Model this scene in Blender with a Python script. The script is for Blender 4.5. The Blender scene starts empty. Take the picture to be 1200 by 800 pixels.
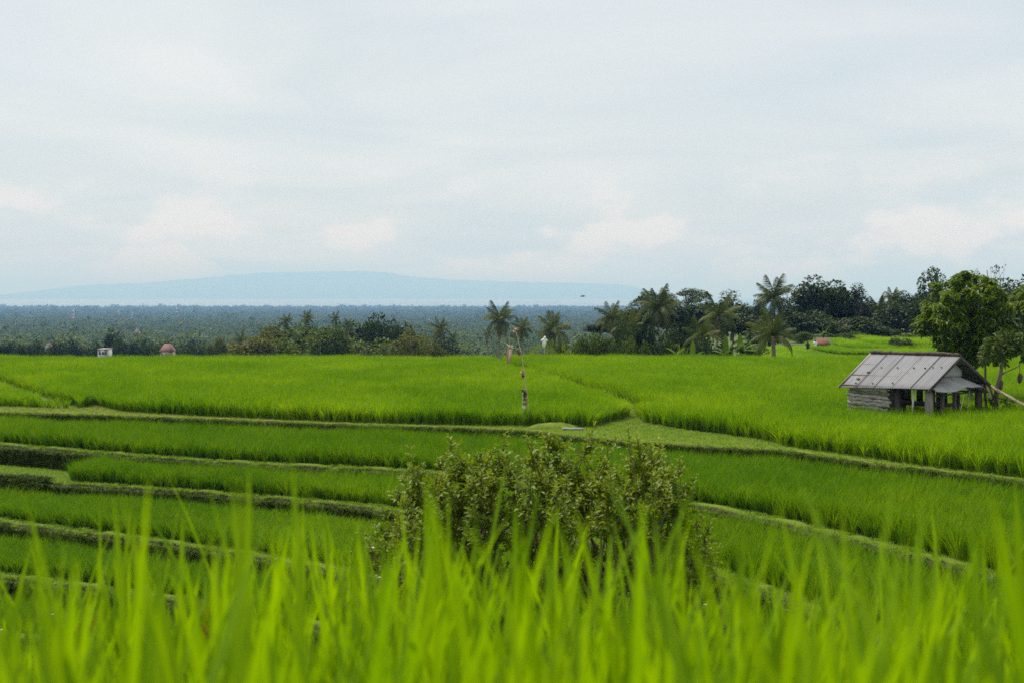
import bpy, math, random
import numpy as np
from mathutils import Vector, Matrix
R = math.radians
rng = np.random.default_rng(7)
random.seed(7)
C = bpy.context.scene.collection
scene = bpy.context.scene

# ------------------------------------------------------------------ camera, world, sun, exposure
FPX, HORIZON = 1667.0, 347.0          # focal length and eye level measured on the 1200 x 800 photograph
cam_d = bpy.data.cameras.new('camera')
cam_d.sensor_width = 36.0
cam_d.lens = 36.0 * FPX / 1200.0
cam_d.shift_y = -(400 - HORIZON) / 1200.0
cam_d.clip_start, cam_d.clip_end = 0.05, 120000
cam_d.dof.use_dof = True
cam_d.dof.focus_distance = 44.0
cam_d.dof.aperture_fstop = 6.0
cam = bpy.data.objects.new('camera', cam_d)
C.objects.link(cam)
cam.rotation_euler = (R(90), 0, 0)
scene.camera = cam

SUN_EL, SUN_AZ = R(58), R(-32)         # azimuth measured from the view direction, negative = left
world = bpy.data.worlds.new('World')
scene.world = world
world.use_nodes = True
nt = world.node_tree
nt.nodes.clear()
def wn(t, **kw):
    n = nt.nodes.new(t)
    for k, v in kw.items():
        setattr(n, k, v)
    return n
def wl(a, ai, b, bi): nt.links.new(a.outputs[ai], b.inputs[bi])
w_out = wn('ShaderNodeOutputWorld')
w_bg = wn('ShaderNodeBackground')
w_bg.inputs['Strength'].default_value = 0.082
sky = wn('ShaderNodeTexSky', sky_type='NISHITA', sun_disc=False, sun_elevation=SUN_EL, sun_rotation=SUN_AZ)
sky.air_density, sky.dust_density, sky.altitude = 1.0, 2.0, 60
tc = wn('ShaderNodeTexCoord')
sep = wn('ShaderNodeSeparateXYZ'); wl(tc, 'Generated', sep, 0)
zc = wn('ShaderNodeMath', operation='MAXIMUM'); wl(sep, 2, zc, 0); zc.inputs[1].default_value = 0.0
za = wn('ShaderNodeMath', operation='ADD'); wl(zc, 0, za, 0); za.inputs[1].default_value = 0.10
dx = wn('ShaderNodeMath', operation='DIVIDE'); wl(sep, 0, dx, 0); wl(za, 0, dx, 1)
dy = wn('ShaderNodeMath', operation='DIVIDE'); wl(sep, 1, dy, 0); wl(za, 0, dy, 1)
comb = wn('ShaderNodeCombineXYZ'); wl(dx, 0, comb, 0); wl(dy, 0, comb, 1)
# high thin layer: streaky veil
n1 = wn('ShaderNodeTexNoise'); wl(comb, 0, n1, 'Vector')
n1.inputs['Scale'].default_value = 0.55; n1.inputs['Detail'].default_value = 7; n1.inputs['Roughness'].default_value = 0.55
n1.inputs['Distortion'].default_value = 0.6
r1 = wn('ShaderNodeMapRange'); wl(n1, 0, r1, 0)
r1.inputs[1].default_value, r1.inputs[2].default_value = 0.36, 0.62
r1.inputs[3].default_value, r1.inputs[4].default_value = 0.72, 1.0
# low cumulus heads near the horizon
vm = wn('ShaderNodeMapping'); wl(tc, 'Generated', vm, 0); vm.inputs['Scale'].default_value = (7, 7, 15)
vm.inputs['Location'].default_value = (2.7, 0.4, 0.2)
n2 = wn('ShaderNodeTexNoise'); wl(vm, 0, n2, 'Vector')
n2.inputs['Scale'].default_value = 1.5; n2.inputs['Detail'].default_value = 6; n2.inputs['Roughness'].default_value = 0.52
r2 = wn('ShaderNodeMapRange', interpolation_type='SMOOTHSTEP'); wl(n2, 0, r2, 0)
r2.inputs[1].default_value, r2.inputs[2].default_value = 0.50, 0.60
band = wn('ShaderNodeMapRange', interpolation_type='SMOOTHSTEP'); wl(sep, 2, band, 0)
band.inputs[1].default_value, band.inputs[2].default_value = 0.035, 0.11
band.inputs[3].default_value, band.inputs[4].default_value = 0.9, 0.0
low = wn('ShaderNodeMath', operation='MULTIPLY'); wl(r2, 0, low, 0); wl(band, 0, low, 1)
mix1 = wn('ShaderNodeMix', data_type='RGBA'); wl(r1, 0, mix1, 'Factor')
wl(sky, 0, mix1, 'A')
n3 = wn('ShaderNodeTexNoise'); wl(comb, 0, n3, 'Vector')
n3.inputs['Scale'].default_value = 0.8; n3.inputs['Detail'].default_value = 8; n3.inputs['Distortion'].default_value = 0.8
cr_ = wn('ShaderNodeMapRange'); wl(n3, 0, cr_, 0); cr_.inputs[1].default_value, cr_.inputs[2].default_value = 0.36, 0.64
ccol = wn('ShaderNodeMix', data_type='RGBA'); wl(cr_, 0, ccol, 'Factor')
ccol.inputs['A'].default_value = (5.75, 6.3, 6.45, 1); ccol.inputs['B'].default_value = (6.9, 7.08, 7.05, 1)
nt.links.new(ccol.outputs['Result'], mix1.inputs['B'])
mix2 = wn('ShaderNodeMix', data_type='RGBA'); wl(low, 0, mix2, 'Factor')
nt.links.new(mix1.outputs['Result'], mix2.inputs['A'])
mix2.inputs['B'].default_value = (7.9, 7.55, 7.4, 1)
nt.links.new(mix2.outputs['Result'], w_bg.inputs['Color'])
wl(w_bg, 0, w_out, 'Surface')

sun_d = bpy.data.lights.new('sun', 'SUN')
sun_d.energy, sun_d.angle, sun_d.color = 4.1, R(9), (1.0, 0.955, 0.88)
sun = bpy.data.objects.new('sun', sun_d)
C.objects.link(sun)
d = Vector((math.sin(SUN_AZ) * math.cos(SUN_EL), math.cos(SUN_AZ) * math.cos(SUN_EL), math.sin(SUN_EL)))
sun.rotation_euler = d.to_track_quat('Z', 'Y').to_euler()

vs = scene.view_settings
scene.display_settings.display_device = 'sRGB'
vs.view_transform, vs.look, vs.gamma, vs.use_curve_mapping = 'Standard', 'None', 1.0, False
vs.exposure = 0.6
cy = scene.cycles
cy.use_denoising = False               # the denoiser would wipe out the fine blades
cy.use_adaptive_sampling = False
cy.filter_width = 1.6
cy.max_bounces, cy.diffuse_bounces, cy.glossy_bounces, cy.transmission_bounces = 6, 2, 2, 3
cy.volume_bounces, cy.transparent_max_bounces = 0, 8
cy.sample_clamp_indirect, cy.sample_clamp_direct = 2, 5

# ------------------------------------------------------------------ measuring
def P(px, py, D):
    """point at depth D whose direction was measured at pixel (px, py)"""
    return Vector(((px - 600) / FPX * D, D, -(py - HORIZON) / FPX * D))
def G(px, py, z):
    """point on the level z in the direction measured at pixel (px, py)"""
    D = -z * FPX / (py - HORIZON)
    return np.array([(px - 600) / FPX * D, D])

# ------------------------------------------------------------------ materials
MATS = {}
def base_mat(name):
    m = bpy.data.materials.new(name); m.use_nodes = True
    m.node_tree.nodes.clear()
    MATS[name] = m
    return m, m.node_tree.nodes, m.node_tree.links
def ramp_color(N, L, c1, c2, scale, detail=4, coord='Object', rnd=0.0, c3=None, big=None):
    t = N.new('ShaderNodeTexCoord')
    n = N.new('ShaderNodeTexNoise'); n.inputs['Scale'].default_value = scale; n.inputs['Detail'].default_value = detail
    L.new(t.outputs[coord], n.inputs['Vector'])
    fac = n.outputs[0]
    if rnd:
        oi = N.new('ShaderNodeObjectInfo')
        mr = N.new('ShaderNodeMapRange'); mr.inputs[3].default_value = -rnd; mr.inputs[4].default_value = rnd
        L.new(oi.outputs['Random'], mr.inputs[0])
        a = N.new('ShaderNodeMath'); a.operation = 'ADD'; L.new(fac, a.inputs[0]); L.new(mr.outputs[0], a.inputs[1]); fac = a.outputs[0]
    r = N.new('ShaderNodeValToRGB')
    r.color_ramp.elements[0].position, r.color_ramp.elements[1].position = 0.3, 0.7
    r.color_ramp.elements[0].color, r.color_ramp.elements[1].color = (*c1, 1), (*c2, 1)
    if c3:
        e = r.color_ramp.elements.new(0.74); e.color = (*c3, 1)
    L.new(fac, r.inputs[0])
    return r.outputs[0], t
def leaf_mat(name, c1, c2, scale=3.0, rnd=0.35, trans=0.35, rough=0.5, spec=0.3, c3=None, tint=(1.25, 1.15, 0.5), geo=False):
    m, N, L = base_mat(name)
    col, t = ramp_color(N, L, c1, c2, scale, rnd=rnd, c3=c3)
    if geo:                                                  # broad patches over the ground: denser, yellower or greener stands
        g = N.new('ShaderNodeNewGeometry')
        mp = N.new('ShaderNodeMapping'); mp.inputs['Scale'].default_value = (0.16, 0.10, 0.1); L.new(g.outputs['Position'], mp.inputs[0])
        nn = N.new('ShaderNodeTexNoise'); nn.inputs['Scale'].default_value = 1.0; nn.inputs['Detail'].default_value = 3; L.new(mp.outputs[0], nn.inputs['Vector'])
        hs = N.new('ShaderNodeHueSaturation'); L.new(col, hs.inputs['Color'])
        v = N.new('ShaderNodeMapRange'); L.new(nn.outputs[0], v.inputs[0])
        v.inputs[1].default_value, v.inputs[2].default_value, v.inputs[3].default_value, v.inputs[4].default_value = 0.3, 0.7, 0.82, 1.16
        L.new(v.outputs[0], hs.inputs['Value'])
        h = N.new('ShaderNodeMapRange'); L.new(nn.outputs[0], h.inputs[0])
        h.inputs[1].default_value, h.inputs[2].default_value, h.inputs[3].default_value, h.inputs[4].default_value = 0.3, 0.7, 0.512, 0.49
        L.new(h.outputs[0], hs.inputs['Hue'])
        col = hs.outputs[0]
    p = N.new('ShaderNodeBsdfPrincipled'); L.new(col, p.inputs['Base Color'])
    p.inputs['Roughness'].default_value = rough
    p.inputs['Specular IOR Level'].default_value = spec
    tr = N.new('ShaderNodeBsdfTranslucent')
    mu = N.new('ShaderNodeMix'); mu.data_type = 'RGBA'; mu.blend_type = 'MULTIPLY'; mu.inputs['Factor'].default_value = 1
    L.new(col, mu.inputs['A']); mu.inputs['B'].default_value = (*tint, 1)
    L.new(mu.outputs['Result'], tr.inputs['Color'])
    mx = N.new('ShaderNodeMixShader'); mx.inputs[0].default_value = trans
    L.new(p.outputs[0], mx.inputs[1]); L.new(tr.outputs[0], mx.inputs[2])
    o = N.new('ShaderNodeOutputMaterial'); L.new(mx.outputs[0], o.inputs[0])
    return m
def solid_mat(name, c1, c2, scale=4.0, rough=0.8, spec=0.3, rnd=0.0, bump=0.0, c3=None, detail=5, metal=0.0, stretch=None):
    m, N, L = base_mat(name)
    col, t = ramp_color(N, L, c1, c2, scale, rnd=rnd, c3=c3, detail=detail)
    if stretch:
        mp = N.new('ShaderNodeMapping'); mp.inputs['Scale'].default_value = stretch
        nn = [n for n in N if n.type == 'TEX_NOISE'][0]
        L.new(t.outputs['Object'], mp.inputs[0]); L.new(mp.outputs[0], nn.inputs['Vector'])
    p = N.new('ShaderNodeBsdfPrincipled'); L.new(col, p.inputs['Base Color'])
    p.inputs['Roughness'].default_value = rough; p.inputs['Specular IOR Level'].default_value = spec; p.inputs['Metallic'].default_value = metal
    if bump:
        n = N.new('ShaderNodeTexNoise'); n.inputs['Scale'].default_value = scale * 4; n.inputs['Detail'].default_value = 6
        L.new(t.outputs['Object'], n.inputs['Vector'])
        b = N.new('ShaderNodeBump'); b.inputs['Strength'].default_value = bump; b.inputs['Distance'].default_value = 0.05
        L.new(n.outputs[0], b.inputs['Height']); L.new(b.outputs[0], p.inputs['Normal'])
    o = N.new('ShaderNodeOutputMaterial'); L.new(p.outputs[0], o.inputs[0])
    return m
def ground_mat(name, flat1, flat2, steep1, steep2, scale=1.3):
    """grass where the ground is flat, bare earth where it is cut steeply"""
    m, N, L = base_mat(name)
    a, t = ramp_color(N, L, flat1, flat2, scale, detail=8)
    b, _ = ramp_color(N, L, steep1, steep2, scale * 2, detail=8)
    g = N.new('ShaderNodeNewGeometry'); s = N.new('ShaderNodeSeparateXYZ'); L.new(g.outputs['True Normal'], s.inputs[0])
    mr = N.new('ShaderNodeMapRange'); L.new(s.outputs[2], mr.inputs[0]); mr.inputs[1].default_value, mr.inputs[2].default_value = 0.35, 0.75
    mx = N.new('ShaderNodeMix'); mx.data_type = 'RGBA'; L.new(mr.outputs[0], mx.inputs['Factor']); L.new(b, mx.inputs['A']); L.new(a, mx.inputs['B'])
    p = N.new('ShaderNodeBsdfPrincipled'); L.new(mx.outputs['Result'], p.inputs['Base Color']); p.inputs['Roughness'].default_value = 0.95
    p.inputs['Specular IOR Level'].default_value = 0.15
    n = N.new('ShaderNodeTexNoise'); n.inputs['Scale'].default_value = 9; n.inputs['Detail'].default_value = 8; L.new(t.outputs['Object'], n.inputs['Vector'])
    bp = N.new('ShaderNodeBump'); bp.inputs['Strength'].default_value = 0.8; bp.inputs['Distance'].default_value = 0.06
    L.new(n.outputs[0], bp.inputs['Height']); L.new(bp.outputs[0], p.inputs['Normal'])
    o = N.new('ShaderNodeOutputMaterial'); L.new(p.outputs[0], o.inputs[0])
    return m
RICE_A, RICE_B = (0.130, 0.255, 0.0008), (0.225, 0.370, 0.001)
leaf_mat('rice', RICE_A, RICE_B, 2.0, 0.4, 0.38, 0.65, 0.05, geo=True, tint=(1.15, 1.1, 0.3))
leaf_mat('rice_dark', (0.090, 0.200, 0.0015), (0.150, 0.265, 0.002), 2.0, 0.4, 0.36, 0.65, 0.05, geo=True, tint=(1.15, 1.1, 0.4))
leaf_mat('rice_near', (0.150, 0.285, 0.001), (0.225, 0.360, 0.0015), 5.0, 0.0, 0.52, 0.5, 0.12, c3=(0.32, 0.21, 0.012), tint=(1.15, 1.1, 0.3))
leaf_mat('grass', (0.115, 0.215, 0.003), (0.185, 0.285, 0.006), 2.5, 0.4, 0.35, 0.6, 0.2)
leaf_mat('dry_grass', (0.12, 0.145, 0.012), (0.23, 0.205, 0.04), 2.5, 0.4, 0.3, 0.7, 0.2)
leaf_mat('weed', (0.045, 0.085, 0.006), (0.095, 0.135, 0.014), 2.5, 0.4, 0.3, 0.6, 0.2)
leaf_mat('leaf_dark', (0.017, 0.036, 0.006), (0.042, 0.070, 0.010), 0.8, 0.25, 0.22, 0.6, 0.15)
leaf_mat('leaf_mid', (0.048, 0.085, 0.008), (0.100, 0.140, 0.014), 0.8, 0.25, 0.3, 0.6, 0.15)
leaf_mat('leaf_olive', (0.075, 0.092, 0.011), (0.130, 0.140, 0.018), 0.8, 0.25, 0.3, 0.6, 0.15)
leaf_mat('leaf_small', (0.045, 0.075, 0.010), (0.085, 0.120, 0.018), 1.5, 0.0, 0.3, 0.6, 0.15)
leaf_mat('leaf_lime', (0.11, 0.19, 0.012), (0.20, 0.28, 0.02), 0.8, 0.25, 0.35, 0.5, 0.3)
leaf_mat('leaf_hut_tree', (0.055, 0.105, 0.006), (0.140, 0.205, 0.010), 1.6, 0.0, 0.36, 0.5, 0.2)
leaf_mat('leaf_shrub', (0.090, 0.155, 0.006), (0.205, 0.275, 0.011), 6.0, 0.0, 0.35, 0.55, 0.2, c3=(0.33, 0.33, 0.03))
leaf_mat('palm_leaf', (0.045, 0.066, 0.010), (0.100, 0.118, 0.018), 0.9, 0.4, 0.25, 0.6, 0.12)
leaf_mat('palm_dry', (0.16, 0.12, 0.04), (0.24, 0.18, 0.06), 0.9, 0.35, 0.25, 0.6, 0.2)
leaf_mat('banana_leaf', (0.06, 0.115, 0.010), (0.11, 0.175, 0.016), 0.9, 0.35, 0.35, 0.6, 0.12)
leaf_mat('forest_leaf', (0.060, 0.100, 0.030), (0.095, 0.135, 0.040), 0.5, 0.3, 0.4, 0.6, 0.2)
leaf_mat('red_leaf', (0.30, 0.05, 0.03), (0.42, 0.16, 0.04), 3, 0.3, 0.3)
solid_mat('bark', (0.085, 0.065, 0.045), (0.19, 0.155, 0.115), 5, 0.9, bump=0.5, stretch=(1, 1, 0.25))
solid_mat('palm_bark', (0.14, 0.115, 0.085), (0.27, 0.23, 0.18), 4, 0.9, bump=0.4, stretch=(0.4, 0.4, 3))
solid_mat('twig', (0.07, 0.055, 0.03), (0.15, 0.12, 0.06), 9, 0.9)
solid_mat('mud', (0.045, 0.035, 0.022), (0.09, 0.07, 0.045), 2.0, 0.75, bump=0.4)
ground_mat('bund_earth', (0.075, 0.125, 0.008), (0.115, 0.16, 0.012), (0.034, 0.036, 0.012), (0.070, 0.072, 0.024))
ground_mat('path_earth', (0.095, 0.155, 0.008), (0.155, 0.185, 0.022), (0.045, 0.035, 0.02), (0.10, 0.08, 0.045))
ground_mat('land', (0.045, 0.075, 0.018), (0.09, 0.12, 0.03), (0.05, 0.06, 0.02), (0.08, 0.08, 0.03), 0.05)
solid_mat('roof_sheet', (0.155, 0.156, 0.168), (0.215, 0.215, 0.226), 2.2, 0.7, 0.2, rnd=0.2, bump=0.05, stretch=(7, 0.5, 0.5), c3=(0.15, 0.125, 0.105))
solid_mat('white_sheet', (0.26, 0.25, 0.245), (0.39, 0.38, 0.37), 3.0, 0.55, 0.4, c3=(0.35, 0.27, 0.2))
solid_mat('old_board', (0.13, 0.105, 0.08), (0.50, 0.455, 0.40), 3.0, 0.9, bump=0.4, rnd=0.15, stretch=(1.2, 1.2, 8))
solid_mat('dark_wood', (0.045, 0.036, 0.028), (0.12, 0.095, 0.072), 5, 0.85, rnd=0.2, stretch=(3, 3, 0.6))
solid_mat('grey_post', (0.17, 0.145, 0.115), (0.33, 0.29, 0.25), 5, 0.85, stretch=(3, 3, 0.6))
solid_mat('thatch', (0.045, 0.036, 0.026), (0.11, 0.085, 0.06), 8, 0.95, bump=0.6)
solid_mat('bamboo', (0.36, 0.29, 0.14), (0.58, 0.50, 0.29), 5, 0.5, stretch=(1, 1, 4))
solid_mat('bamboo_grey', (0.40, 0.38, 0.34), (0.62, 0.60, 0.55), 5, 0.6)
solid_mat('white_cloth', (0.72, 0.68, 0.60), (0.83, 0.81, 0.77), 5, 0.9)
solid_mat('orange_cloth', (0.55, 0.19, 0.08), (0.75, 0.42, 0.25), 14, 0.9, stretch=(3, 3, 0.5))
solid_mat('palm_ornament', (0.16, 0.11, 0.04), (0.42, 0.30, 0.12), 20, 0.9)
solid_mat('pink_ornament', (0.50, 0.22, 0.18), (0.62, 0.40, 0.30), 20, 0.9)
solid_mat('dark_ornament', (0.06, 0.04, 0.03), (0.13, 0.09, 0.06), 20, 0.9)
solid_mat('red_tile', (0.12, 0.042, 0.03), (0.19, 0.075, 0.055), 3, 0.9)
solid_mat('pink_tile', (0.13, 0.065, 0.06), (0.18, 0.095, 0.088), 1, 0.9)
solid_mat('plaster', (0.30, 0.31, 0.32), (0.37, 0.38, 0.39), 1, 0.9)
solid_mat('window_dark', (0.03, 0.035, 0.04), (0.06, 0.065, 0.07), 1, 0.3)
solid_mat('mast_red', (0.45, 0.10, 0.07), (0.55, 0.16, 0.10), 1, 0.7)
solid_mat('mast_white', (0.72, 0.72, 0.72), (0.8, 0.8, 0.8), 1, 0.7)
solid_mat('stone_slab', (0.24, 0.24, 0.235), (0.36, 0.36, 0.35), 6, 0.7)
solid_mat('bird_feather', (0.03, 0.025, 0.02), (0.07, 0.06, 0.05), 12, 0.8)
solid_mat('island_land', (0.04, 0.06, 0.03), (0.07, 0.09, 0.05), 0.001, 0.95)
solid_mat('flower', (0.75, 0.73, 0.68), (0.82, 0.8, 0.78), 3, 0.7)
solid_mat('skin', (0.20, 0.11, 0.07), (0.24, 0.14, 0.09), 3, 0.6)
solid_mat('dark_cloth', (0.02, 0.022, 0.03), (0.04, 0.042, 0.05), 6, 0.9)
m, N, L = base_mat('sea')
p = N.new('ShaderNodeBsdfPrincipled'); p.inputs['Base Color'].default_value = (0.05, 0.10, 0.12, 1); p.inputs['Roughness'].default_value = 0.28
o = N.new('ShaderNodeOutputMaterial'); L.new(p.outputs[0], o.inputs[0])

# ------------------------------------------------------------------ mesh helpers
def mesh_np(name, v, faces, mat):
    """faces: an (n,k) array or a list of such arrays"""
    if not isinstance(faces, (list, tuple)):
        faces = [faces]
    me = bpy.data.meshes.new(name)
    v = np.asarray(v, np.float32).reshape(-1, 3)
    loops = np.concatenate([np.asarray(f, np.int32).ravel() for f in faces])
    sizes = np.concatenate([np.full(len(f), np.asarray(f).shape[1], np.int32) for f in faces])
    starts = np.concatenate([[0], np.cumsum(sizes)[:-1]]).astype(np.int32)
    me.vertices.add(len(v)); me.vertices.foreach_set('co', v.ravel())
    me.loops.add(len(loops)); me.loops.foreach_set('vertex_index', loops)
    me.polygons.add(len(sizes)); me.polygons.foreach_set('loop_start', starts); me.polygons.foreach_set('loop_total', sizes)
    if mat:
        me.materials.append(MATS[mat])
    me.update(calc_edges=True); me.validate()
    return me
class MB:
    def __init__(s): s.v, s.q, s.t, s.n = [], [], [], 0
    def add(s, v, q=None, t=None):
        v = np.asarray(v, float).reshape(-1, 3)
        if q is not None and len(q): s.q.append(np.asarray(q, int) + s.n)
        if t is not None and len(t): s.t.append(np.asarray(t, int) + s.n)
        s.v.append(v); s.n += len(v); return s
    def box(s, lo, hi, M=None):
        x0, y0, z0 = lo; x1, y1, z1 = hi
        v = np.array([[x0,y0,z0],[x1,y0,z0],[x1,y1,z0],[x0,y1,z0],[x0,y0,z1],[x1,y0,z1],[x1,y1,z1],[x0,y1,z1]], float)
        if M is not None: v = v @ np.array(M.to_3x3()).T + np.array(M.translation)
        return s.add(v, q=[[3,2,1,0],[4,5,6,7],[0,1,5,4],[1,2,6,5],[2,3,7,6],[3,0,4,7]])
    def tube(s, pts, rad, n=6, caps=True):
        pts = np.asarray(pts, float); k = len(pts)
        rad = np.full(k, rad) if np.isscalar(rad) else np.asarray(rad, float)
        tg = np.gradient(pts, axis=0); tg /= np.linalg.norm(tg, axis=1)[:, None] + 1e-9
        up = np.array([0, 0, 1.]) if abs(tg[0][2]) < 0.8 else np.array([1., 0, 0])
        a = np.linspace(0, 2 * np.pi, n, endpoint=False); V = []
        for i in range(k):
            e1 = np.cross(up, tg[i]); e1 /= np.linalg.norm(e1) + 1e-9; e2 = np.cross(tg[i], e1)
            V.append(pts[i] + rad[i] * (np.cos(a)[:, None] * e1 + np.sin(a)[:, None] * e2))
        V = np.concatenate(V); q = []
        for i in range(k - 1):
            for j in range(n):
                q.append([i*n+j, i*n+(j+1) % n, (i+1)*n+(j+1) % n, (i+1)*n+j])
        t = []
        if caps:
            V = np.concatenate([V, pts[:1], pts[-1:]]); c0, c1 = k*n, k*n+1
            for j in range(n):
                t.append([c0, (j+1) % n, j]); t.append([c1, (k-1)*n+j, (k-1)*n+(j+1) % n])
        return s.add(V, q, t)
    def mesh(s, name, mat):
        f = []
        if s.q: f.append(np.concatenate(s.q))
        if s.t: f.append(np.concatenate(s.t))
        return mesh_np(name, np.concatenate(s.v), f, mat)
    def obj(s, name, mat, parent=None, loc=None):
        return link(name, s.mesh(name, mat), parent, loc)
def link(name, data, parent=None, loc=None):
    o = bpy.data.objects.new(name, data); C.objects.link(o)
    if parent is not None: o.parent = parent
    if loc is not None: o.location = loc
    return o
def thing(name, label, cat, loc=(0, 0, 0), rz=0.0, group=None, scale=None):
    o = bpy.data.objects.new(name, None); C.objects.link(o)
    o.empty_display_size = 0.3
    o.location = loc; o.rotation_euler = (0, 0, rz)
    if scale is not None: o.scale = scale
    return tag(o, label, cat, group)
def tag(o, label, cat=None, group=None, kind=None):
    if label: o['label'] = label
    if cat: o['category'] = cat
    if group: o['group'] = group
    if kind: o['kind'] = kind
    return o
def smooth(me, on=True):
    me.polygons.foreach_set('use_smooth', np.full(len(me.polygons), on)); return me

def strips(base, d0, side, length, width, bend, segs=3, tipw=0.08, fold=0.0):
    """many leaf blades at once: base (N,3), start direction d0, side vector, bend = vector added quadratically"""
    base = np.asarray(base, float); Np = len(base)
    length = np.broadcast_to(np.asarray(length, float), (Np,)); width = np.broadcast_to(np.asarray(width, float), (Np,))
    V = []
    for i in range(segs + 1):
        t = i / segs
        c = base + d0 * (length * t)[:, None] + bend * (length * t * t)[:, None]
        prof = {0: 0.55}.get(i, None)
        w = width * (0.62 if i == 0 else (tipw if i == segs else (1.0 - 0.55 * max(0, t - 0.35) / 0.65)))
        V.append(c - side * (w / 2)[:, None]); V.append(c + side * (w / 2)[:, None])
    V = np.stack(V, axis=1)                                    # N, 2(segs+1), 3
    k = 2 * (segs + 1)
    q0 = np.array([[2*i, 2*i+1, 2*i+3, 2*i+2] for i in range(segs)])
    Q = (np.arange(Np)[:, None, None] * k + q0[None]).reshape(-1, 4)
    return V.reshape(-1, 3), Q
def leaf_cards(pos, direc, nrm, length, width, curl=0.15):
    """broad leaves: a six-sided blade folded along its midrib"""
    pos = np.asarray(pos, float); Np = len(pos)
    d = direc / (np.linalg.norm(direc, axis=1)[:, None] + 1e-9)
    sd = np.cross(nrm, d); sd /= np.linalg.norm(sd, axis=1)[:, None] + 1e-9
    n = np.cross(d, sd)
    Ln = np.broadcast_to(np.asarray(length, float), (Np,))[:, None]; W = np.broadcast_to(np.asarray(width, float), (Np,))[:, None]
    up = n * W * 0.22
    tip = pos + d * Ln - n * Ln * curl
    V = np.stack([pos, pos + d*Ln*.35 + sd*W*.5 + up, pos + d*Ln*.72 + sd*W*.36 + up*.6 - n*Ln*curl*.5, tip,
                  pos + d*Ln*.72 - sd*W*.36 + up*.6 - n*Ln*curl*.5, pos + d*Ln*.35 - sd*W*.5 + up], axis=1)
    b = np.arange(Np)[:, None] * 6
    Q = np.concatenate([b + np.array([[0, 1, 2, 3]]), b + np.array([[0, 3, 4, 5]])])
    return V.reshape(-1, 3), Q
def rand_unit(n, r=rng):
    v = r.normal(size=(n, 3)); return v / np.linalg.norm(v, axis=1)[:, None]

# instancing for uncountable growth ("stuff" only)
def scatter(name, pts, rot, scl, idx, sources, kind='stuff', label=None, group=None):
    me = bpy.data.meshes.new(name)
    pts = np.asarray(pts, np.float32); n = len(pts)
    me.vertices.add(n); me.vertices.foreach_set('co', pts.ravel())
    a = me.attributes.new('rot', 'FLOAT_VECTOR', 'POINT'); a.data.foreach_set('vector', np.asarray(rot, np.float32).ravel())
    a = me.attributes.new('scl', 'FLOAT_VECTOR', 'POINT'); a.data.foreach_set('vector', np.asarray(scl, np.float32).ravel())
    a = me.attributes.new('idx', 'INT', 'POINT'); a.data.foreach_set('value', np.asarray(idx, np.int32))
    o = link(name, me)
    g = bpy.data.node_groups.new(name + '_scatter', 'GeometryNodeTree')
    g.interface.new_socket('Geometry', in_out='INPUT', socket_type='NodeSocketGeometry')
    g.interface.new_socket('Geometry', in_out='OUTPUT', socket_type='NodeSocketGeometry')
    gi, go = g.nodes.new('NodeGroupInput'), g.nodes.new('NodeGroupOutput')
    ip = g.nodes.new('GeometryNodeInstanceOnPoints'); jn = g.nodes.new('GeometryNodeJoinGeometry')
    for s in reversed(sources):
        oi = g.nodes.new('GeometryNodeObjectInfo'); oi.inputs['Object'].default_value = s; oi.inputs['As Instance'].default_value = True
        g.links.new(oi.outputs['Geometry'], jn.inputs[0])
    def attr(nm, tp):
        n_ = g.nodes.new('GeometryNodeInputNamedAttribute'); n_.data_type = tp; n_.inputs['Name'].default_value = nm; return n_
    ra, sa, ia = attr('rot', 'FLOAT_VECTOR'), attr('scl', 'FLOAT_VECTOR'), attr('idx', 'INT')
    g.links.new(gi.outputs[0], ip.inputs['Points']); g.links.new(jn.outputs[0], ip.inputs['Instance'])
    ip.inputs['Pick Instance'].default_value = True
    er = g.nodes.new('FunctionNodeEulerToRotation'); g.links.new(ra.outputs[0], er.inputs[0])
    g.links.new(er.outputs[0], ip.inputs['Rotation'])
    g.links.new(sa.outputs[0], ip.inputs['Scale']); g.links.new(ia.outputs[0], ip.inputs['Instance Index'])
    g.links.new(ip.outputs[0], go.inputs[0])
    md = o.modifiers.new('growth', 'NODES'); md.node_group = g
    return tag(o, label, None, group, kind)
def source(name, me): return bpy.data.objects.new(name, me)     # a pattern for scatter, itself never placed in the scene

# ------------------------------------------------------------------ lie of the land
def lerp_tab(x, xs, ys): return np.interp(x, xs, ys)
LX = [0, 0.6, 3.0, 5, 11, 16, 22, 46, 60, 96, 100, 150, 300, 600, 1000, 2000, 3000, 5000, 7000, 9000, 12000]
LZ = [-0.9, -1.0, -1.5, -2.1, -4.2, -7.0, -10.2, -10.2, -6.4, -6.4, -6.8, -11, -17, -24, -30, -39, -46, -52, -54.2, -62, -70]
RX = [0, 0.6, 3.0, 5, 11, 16, 22, 46, 60, 86, 92, 102, 160, 260, 500, 1000, 2000, 3000, 5000, 7000, 9000, 12000]
RZ = [-0.9, -1.0, -1.5, -2.1, -4.2, -7.0, -10.2, -10.2, -6.4, -6.2, -5.0, -4.75, -4.45, -4.0, -9, -29, -39, -46, -52, -54.2, -62, -70]
def land(x, y):
    x, y = np.asarray(x, float), np.asarray(y, float)
    a = np.clip((x / np.maximum(y, 1) - 0.07) / 0.12, 0, 1); a = a * a * (3 - 2 * a)
    return (1 - a) * lerp_tab(y, LX, LZ) + a * lerp_tab(y, RX, RZ)
ys = np.concatenate([np.linspace(-8, 5, 14), np.linspace(6, 110, 53), np.geomspace(114, 9500, 70)])
us = np.linspace(-1.15, 1.15, 70)
YY, UU = np.meshgrid(ys, us, indexing='ij')
XX = UU * (np.abs(YY) + 12)
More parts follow.
